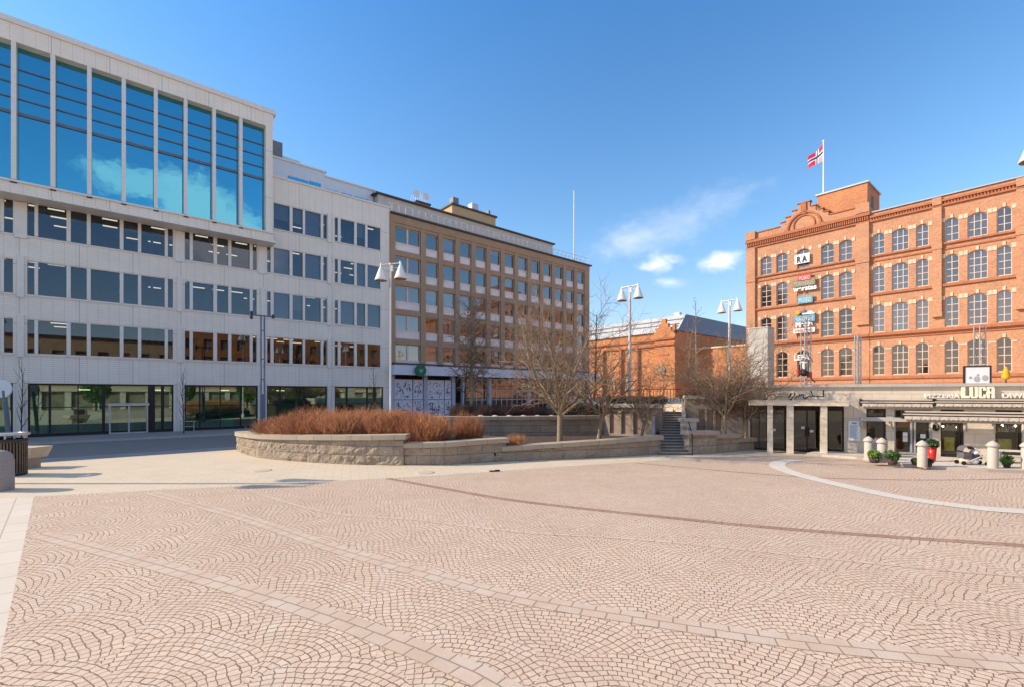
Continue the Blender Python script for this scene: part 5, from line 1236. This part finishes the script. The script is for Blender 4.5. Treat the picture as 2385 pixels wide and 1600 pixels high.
street_lamp('white street lamp at the right frame edge, only its bell shade in view', 17.3, 15.0, .1, 11.3, radians(8))
street_lamp('street lamp left of the frame whose long shadow crosses the paving', -24.9, 15.7, 0, 10.55, radians(60))
p = at(612, 900, 30)
t = thing('mast_pole', 'slim dark blue twin-tube mast with a crossbar of small floodlights before the white building', 'pole', (p[0], p[1], 0), radians(38))
b = MB(); b.box(-.13, .13, -.13, .13, 0, 3.0); b.build('base', BLUEG, t)
b = MB()
for s in (-.1, .1): b.tube((s, 0, 3), (s, 0, 7.95), .045)
for z in (3.9, 5.2, 7.0): b.box(-.1, .1, -.02, .02, z, z+.06)
b.build('twin_tube', BLUEG, t)
b = MB(); b.tube((-.7, 0, 7.97), (.62, 0, 7.97), .05); b.build('crossbar', BLUEG, t)
for x in (-.65, .6): b = MB(); b.tube((x, -.03, 7.7 if x < 0 else 7.85), (x, -.03, 8.2 if x < 0 else 8.1), .08); b.build('floodlight', DARKM, t)
# lattice mast in front of the sign bay, slim masts
def lattice(lab, u, v0, v1, Y, w, seg=10):
    x, y, zt_ = at(u, v0, Y); z0 = at(u, v1, Y)[2]; t = thing('lattice_mast', lab, 'mast', (x, y, z0)); h = zt_-z0; b = MB()
    for sx in (-w, w):
        for sy in (-w, w): b.tube((sx, sy, 0), (sx, sy, h), .028, n=4)
    for k in range(seg):
        z = h*k/seg; z2 = h*(k+1)/seg; b.tube((-w, -w, z), (w, -w, z2), .016, n=3); b.tube((w, -w, z2), (-w, -w, z2), .016, n=3); b.tube((-w, w, z2), (w, w, z), .016, n=3)
    b.build('lattice', GALV, t); return t
lattice('lattice mast standing in front of the gable bay signs', 1877, 738, 905, 26, .17, 16)
lattice('thin twin-tube mast before the junction of the two brick sections', 1998, 782, 900, 24, .09, 9)
lattice('twin-tube mast rising behind the framed board on the parapet', 2282, 760, 900, 24, .15, 9)
x, y, z = at(1873, 868, 25.6); b = MB(); b.ball((0, 0, 0), .2, 6); b.box(-.38, -.2, -.08, .08, -.05, .2, 1); b.box(.2, .38, -.08, .08, -.25, .05, 1); b.tube((0, 0, .1), (.6, 0, -.5), .03)
b.build('floodlight_cluster', [BLACK, REDS], label='cluster of dark and red floodlights low on the lattice mast', cat='lamp', loc=(x, y, z))
# framed board + yellow folded parasol on the terrace parapet
xa, _, za = at(2252, 851, 23); xb, yb, zb2 = at(2301, 889, 23)
t = thing('framed_board', 'square white board in a grey frame standing on the pavilion roof', 'sign', ((xa+xb)/2, 23, zb2-.4), FR.rot); w = (xb-xa)/2; hh = za-zb2+.4
b = MB(); b.box(-w, w, 0, .08, hh-.06, hh); b.box(-w, -w+.07, 0, .08, 0, hh-.06); b.box(w-.07, w, 0, .08, 0, hh-.06); b.build('frame', DARKM, t)
b = MB(); b.box(-w+.07, w-.07, .02, .06, .1, hh-.06); pn = b.build('panel', WSIGN, t)
b = MB()
for cx_, cz, r in ((-.25, .62, .06), (-.02, .55, .12), (.28, .6, .12), (.02, .75, .05)):
    b.prism_xz([(cx_+r*cos(2*pi*i/10), cz+r*1.2*sin(2*pi*i/10)) for i in range(10)], .008, .018)
b.build('drawing', M('faded_ink', (.42, .38, .42), .1, 4, .7), pn)
x, y, z = at(2343, 886, 22.5); t = thing('folded_parasol', 'yellow wrapped parasol standing on the pavilion roof near the right edge', 'parasol', (x, y, z-.15))
b = MB(); b.tube((0, 0, 0), (0, 0, .8), .03); b.build('pole', DARKM, t)
b = MB(); b.lathe(0, 0, [(.05, .2), (.14, .24), (.17, .36), (.13, .5), (.14, .56), (.1, .66), (.03, .82)], 10); b.build('cloth', YEL, t)
# ------------------------------------------------------------------ bollards and pots
bp = MB(); bp.lathe(0, 0, [(.165, 0), (.165, .78), (.15, .80), (.15, .84), (.2, .86), (.21, .91), (.14, 1.0), (.03, 1.08), (0, 1.09)], 20)
bme = bp.data('bollard', BOLL)
for u, v, s, lab in ((2023, 1071, .97, 'round granite bollard, leftmost of the row, beside the first green pot plant'), (2054, 1077, .98, 'round granite bollard between the two green pot plants'), (2148, 1086.5, .98, 'round granite bollard in front of the red pot'), (2312.5, 1090, 1.0, 'round granite bollard beside the stroller'), (2392, 1092, 1.0, 'round granite bollard cut by the right frame edge')):
    x, y = G(u, v, .1); o = link('bollard', bme, None, lab, 'bollard', 'granite bollards along the cafe terrace', None, (x, y, .1)); o.scale = (s, s, s)
# big square-ish bollard at the left edge
x, y = G(-2, 1141)
t = thing('stone_bollard', 'thick granite bollard with rounded head at the left frame edge', 'bollard', (x, y, 0))
b = MB(); b.lathe(0, 0, [(.34, 0), (.34, .93), (.325, .945), (.31, .99), (.31, 1.05), (.285, 1.11), (.2, 1.2), (.1, 1.245), (0, 1.26)], 28); b.build('shaft', M('speckled_granite', (.34, .29, .27), .3, 45, .75, 0, .004), t)
b = MB(); b.box(.02, .2, -.36, -.3, .70, .76); b.build('slot', BLACK, t)
# litter bin
x, y = G(24, 1106); R_ = .46
t = thing('litter_bin', 'round slatted dark metal litter bin with pale rim left of the bench', 'litter bin', (x, y, 0))
b = MB(); b.lathe(0, 0, [(.42, 0), (.46, .03), (.46, .1), (.40, .12)], 28); b.lathe(0, 0, [(.45, 1.22), (.47, 1.24), (.47, 1.34), (.44, 1.36)], 28); b.build('ring', DARKM, t)
b = MB(); n = 34
for i in range(n):
    a = 2*pi*i/n; b.mesh([(cos(a+s)*r, sin(a+s)*r, z) for z in (.1, 1.24) for s in (-.045, .045) for r in (.43, .455)], [(0, 1, 5, 4), (1, 3, 7, 5), (3, 2, 6, 7), (2, 0, 4, 6)])
b.build('slats', M('bronze_slat', (.15, .12, .085), .3, 6, .45, .4), t)
b = MB(); b.lathe(0, 0, [(.38, .05), (.38, 1.3)], 24); b.build('liner', BLACK, t)
b = MB(); b.lathe(0, 0, [(.30, 1.49), (.52, 1.49), (.54, 1.53), (.52, 1.57), (.30, 1.58), (.30, 1.49)], 28)
for a in (.5, 2.1, 3.6, 5.2): b.tube((cos(a)*.4, sin(a)*.4, 1.3), (cos(a)*.4, sin(a)*.4, 1.5), .03)
b.build('rim', GALV, t)
# bench
xl, yl = G(50, 1092); xr, yr = G(92, 1090)
t = thing('stone_bench', 'stone bench with pale slab seat on two blocks beside the litter bin', 'bench', (xr-.9, yr+.1, 0), radians(8))
b = MB(); b.mesh([(-1.0, -.42, .86), (.78, -.42, .86), (.9, .42, .86), (-.9, .42, .86), (-1.05, -.46, .62), (.6, -.4, .42), (.7, .4, .42), (-.95, .4, .6)], [(0, 1, 2, 3), (4, 5, 1, 0), (5, 6, 2, 1), (6, 7, 3, 2), (7, 4, 0, 3), (7, 6, 5, 4)])
b.build('seat', M('bench_stone', (.52, .43, .32), .15, 12, .8, 0, .005), t)
for x0 in (-.7, .25): b = MB(); b.box(x0, x0+.28, -.3, .3, 0, .5); b.build('leg', M('bench_foot', (.36, .29, .21), .2, 12, .8) if 'bench_foot' not in MATS else MATS['bench_foot'], t)
# round sign on leaning post at the far left
x, y, _ = at(4, 900, 27.5); t = thing('leaning_signpost', 'leaning blue-grey post with round pale disc at the far left edge', 'sign', (x+.2, y, 0))
b = MB(); b.tube((.25, 0, 0), (-.05, 0, 3.2), .12, .1, 8); b.build('post', BLUEG, t)
b = MB(); b.tube((-.1, .02, 3.3), (-.1, -.06, 3.3), .52, n=24); b.build('disc', WSIGN, t)
# bike rack
x, y = G(436, 1003.5); t = thing('bike_rack', 'small grey metal hoop rack in front of the shop glazing', 'bike rack', (x, y, 0), FW.rot)
b = MB(); b.tube((-.45, 0, 0), (-.45, 0, .95), .035); b.tube((.45, 0, 0), (.45, 0, .8), .03); b.tube((-.5, 0, .8), (.6, 0, .8), .035); b.tube((-.45, 0, .4), (.45, 0, .4), .025); b.build('hoop', GALV, t)
for u, v, lab in ((610, 1095, 'faint round manhole cover in the pale paving at the left end of the curved planter'), (990, 1100, 'faint round manhole cover in the pale paving below the middle planter wall')):
    x, y = G(u, v); b = MB(); b.lathe(0, 0, [(.36, 0), (.36, .004), (.30, .005), (0, .005)], 28); b.build('manhole_cover', M('worn_iron_%d' % u, (.56, .45, .33), .12, 12, .7), label=lab, cat='manhole cover', loc=(x, y, .003))
# small dark thing on the paving
x, y = G(1152, 1097.5); b = MB(); b.box(-.2, .12, -.06, .06, .0, .04); b.box(.02, .2, -.04, .05, .0, .065)
b.build('dark_lump', BLACK, label='small flat black object lying on the pale paving near the planter', cat='litter', loc=(x, y, .004), rotz=.1)
def pot_plant(u, v, s, lab, pm, lm, hpot, wpot, seed, z0=.12, wl=.6, hl=.5, Yo=0):
    x, y = G(u, v, z0); t = thing('pot_plant', lab, 'plant', (x, y, z0))
    b = MB(); b.lathe(0, 0, [(wpot*.55, 0), (wpot*.75, .02), (wpot, hpot), (wpot*.88, hpot), (wpot*.85, hpot-.05), (0, hpot-.06)], 16); b.build('pot', pm, t)
    o = link('foliage', leaf_clump('foliage', seed, wl, wl, hl, 420, lm, .06), t); o.location = (0, 0, hpot-.12)
    return t
pot_plant(2036, 1077, 1, 'bright green pot plant right behind the leftmost bollard', TERRA, [LEAFG, LEAFG], .25, .2, 1, wl=.5, hl=.42)
pot_plant(2078, 1081, 1, 'darker green pot plant beside the second bollard', TERRA, [LEAFD, LEAFG], .25, .2, 2, wl=.55, hl=.5)
pot_plant(2171, 1073, 1, 'tall red glazed pot with round dark green shrub by the glass door', REDP, [LEAFD, LEAFD], .62, .16, 3, wl=.5, hl=.48)
pot_plant(2345, 1088, 1, 'low pale green plant in a brown pot right of the stroller', TERRA, [LEAFG, LEAFG], .2, .13, 4, wl=.42, hl=.42)
pot_plant(2131, 1082, 1, 'tiny plant in a dark trough left of the third bollard', TERRA, [LEAFD, LEAFG], .2, .13, 5, wl=.25, hl=.2)
pot_plant(2163, 1085, 1, 'small dark pot with sparse plant right of the third bollard', TERRA, [LEAFD, HEDGE], .22, .13, 6, wl=.25, hl=.22)
# stroller
x, y = G(2262, 1081, .12); t = thing('stroller', 'parked stroller with grey hood and pale blankets on the cafe terrace', 'stroller', (x, y, .12), radians(-12))
b = MB()
for k in range(6):
    a0, a1 = radians(20+25*k), radians(45+25*k); b.mesh([(-.18+.24*cos(a0)*.9, yy, .52+.26*sin(a0)) for yy in (-.2, .2)]+[(-.18+.24*cos(a1)*.9, yy, .52+.26*sin(a1)) for yy in (-.2, .2)], [(0, 1, 3, 2)], 0)
b.box(-.38, -.1, -.2, .2, .25, .5); b.build('hood', M('hood_grey', (.12, .11, .12), .3, 6, .8), t)
b = MB(); b.ball((.12, 0, .5), .16, 7, 0, 1, 1.1, .8); b.ball((-.25, -.05, .16), .17, 7, 1, 1.1, 1, .8); b.ball((.05, -.05, .16), .16, 7, 0, 1.1, 1, .8); b.build('blanket', [WSIGN, CREAM], t)
b = MB(); b.box(-.1, .28, -.18, .18, .28, .42); b.build('seat', M('seat_brown', (.10, .05, .04), .3, 5, .8), t)
b = MB(); b.tube((.1, -.2, .55), (.48, -.2, .04), .02); b.tube((.1, .2, .55), (.48, .2, .04), .02); b.tube((-.4, -.2, .05), (.2, -.2, .35), .018); b.tube((-.4, .2, .05), (.2, .2, .35), .018); b.tube((.3, -.2, .25), (.3, .2, .25), .02); b.build('frame', WHITEM, t)
for wx, wy in ((-.38, -.2), (-.38, .2), (.42, -.2), (.42, .2)): b = MB(); b.tube((wx, wy-.02, .08), (wx, wy+.02, .08), .08, n=12); b.build('wheel', BLACK, t)
# furniture heap under a grey cover, and slim post
x, y = G(2042, 1062, .12); t = thing('covered_furniture', 'slanting grey cover over stacked terrace furniture behind the first bollards', 'furniture cover', (x, y, .12), FR.rot)
b = MB(); b.prism_xz([(-.38, .05), (.34, .0), (.36, .62), (.18, .85), (-.02, .85), (-.2, .55)], -.25, .25); b.build('cover', M('cover_grey', (.13, .12, .16), .2, 5, .85), t)
b = MB(); b.ball((.2, -.1, .8), .14, 6, 0, 1.2, 1, .7); b.build('cushion', BLACK, t)
x, y = G(2336, 1078, .12); b = MB(); b.box(-.45, .45, -.3, .3, .50, .54); b.box(-.5, -.45, -.3, .3, 0, .52, 1); b.box(.4, .45, -.3, .3, 0, .52, 1); b.box(-.3, .5, -.34, -.3, .25, .32, 1)
t = thing('terrace_table', 'low pale terrace table behind the plant at the right edge', 'table', (x+.35, y, .12), FR.rot); b.build('tabletop', [SLABL, ALU], t)
for s in (-1, 1): q = MB(); q.box(s*.4-.03, s*.4+.03, -.25, .25, 0, .5); q.build('leg', ALU, t)
# doorway gap left of the canopy
# ------------------------------------------------------------------ buildings across the square, behind the camera (seen only in the panes)
def far_block(lab, px, py, rot, w, h, dep, mt, base, rows, seed, cat='building'):
    t = thing('town_house', lab, cat, (px, py, 0), rot); b = MB(); n = int(w/3.2); cols = [(1+i*3.2, 2.6+i*3.2) for i in range(n)]
    grid_wall(b, 0, w, 4.2, h, 0, .4, cols, [(5.4+i*3.7, 7.5+i*3.7) for i in range(rows)]); b.box(0, w, .4, dep, h-.5, h); b.build('wall', mt, t)
    b = MB(); b.box(0, w, .5, .7, 0, h-.5); b.build('interior', ROOM, t)
    b = MB(); 
    for i in range(int(w/4)): b.box(i*4, i*4+.9, 0, .4, 0, 4.2)
    b.box(0, w, -.2, .4, 3.5, 4.2); b.build('ground_floor', base, t); b = MB(); b.box(-.3, w+.3, -.4, dep, h, h+.4); b.build('roof', ROOFM, t)
far_block('red brick building across the square, behind the viewpoint', 61, 14, radians(220), 45, 17.5, 14, BRICKD, OFFW, 3, 1)
far_block('ochre corner building across the square, behind the viewpoint', 26, -16, radians(220), 42, 13.5, 14, OCHRE, OFFW, 2, 2)
far_block('brick building far left across the square, behind the viewpoint', -8, -44, radians(205), 40, 16.5, 14, BRICKD, CREAM, 3, 3)
for i, (x, y) in enumerate(((20, -8), (30, -2), (10, -16), (40, 4))):
    t = thing('evergreen_tree', 'evergreen tree across the square, behind the viewpoint', 'tree', (x, y, 0), 0, 'evergreen trees behind the viewpoint')
    b = MB(); b.tube((0, 0, 0), (0, 0, 2), .2); b.build('trunk', BARKD, t); o = link('crown', leaf_clump('crown', i, 4.2, 4.2, 5, 1500, [LEAFD, LEAFG], .25), t); o.location = (0, 0, 1.3)
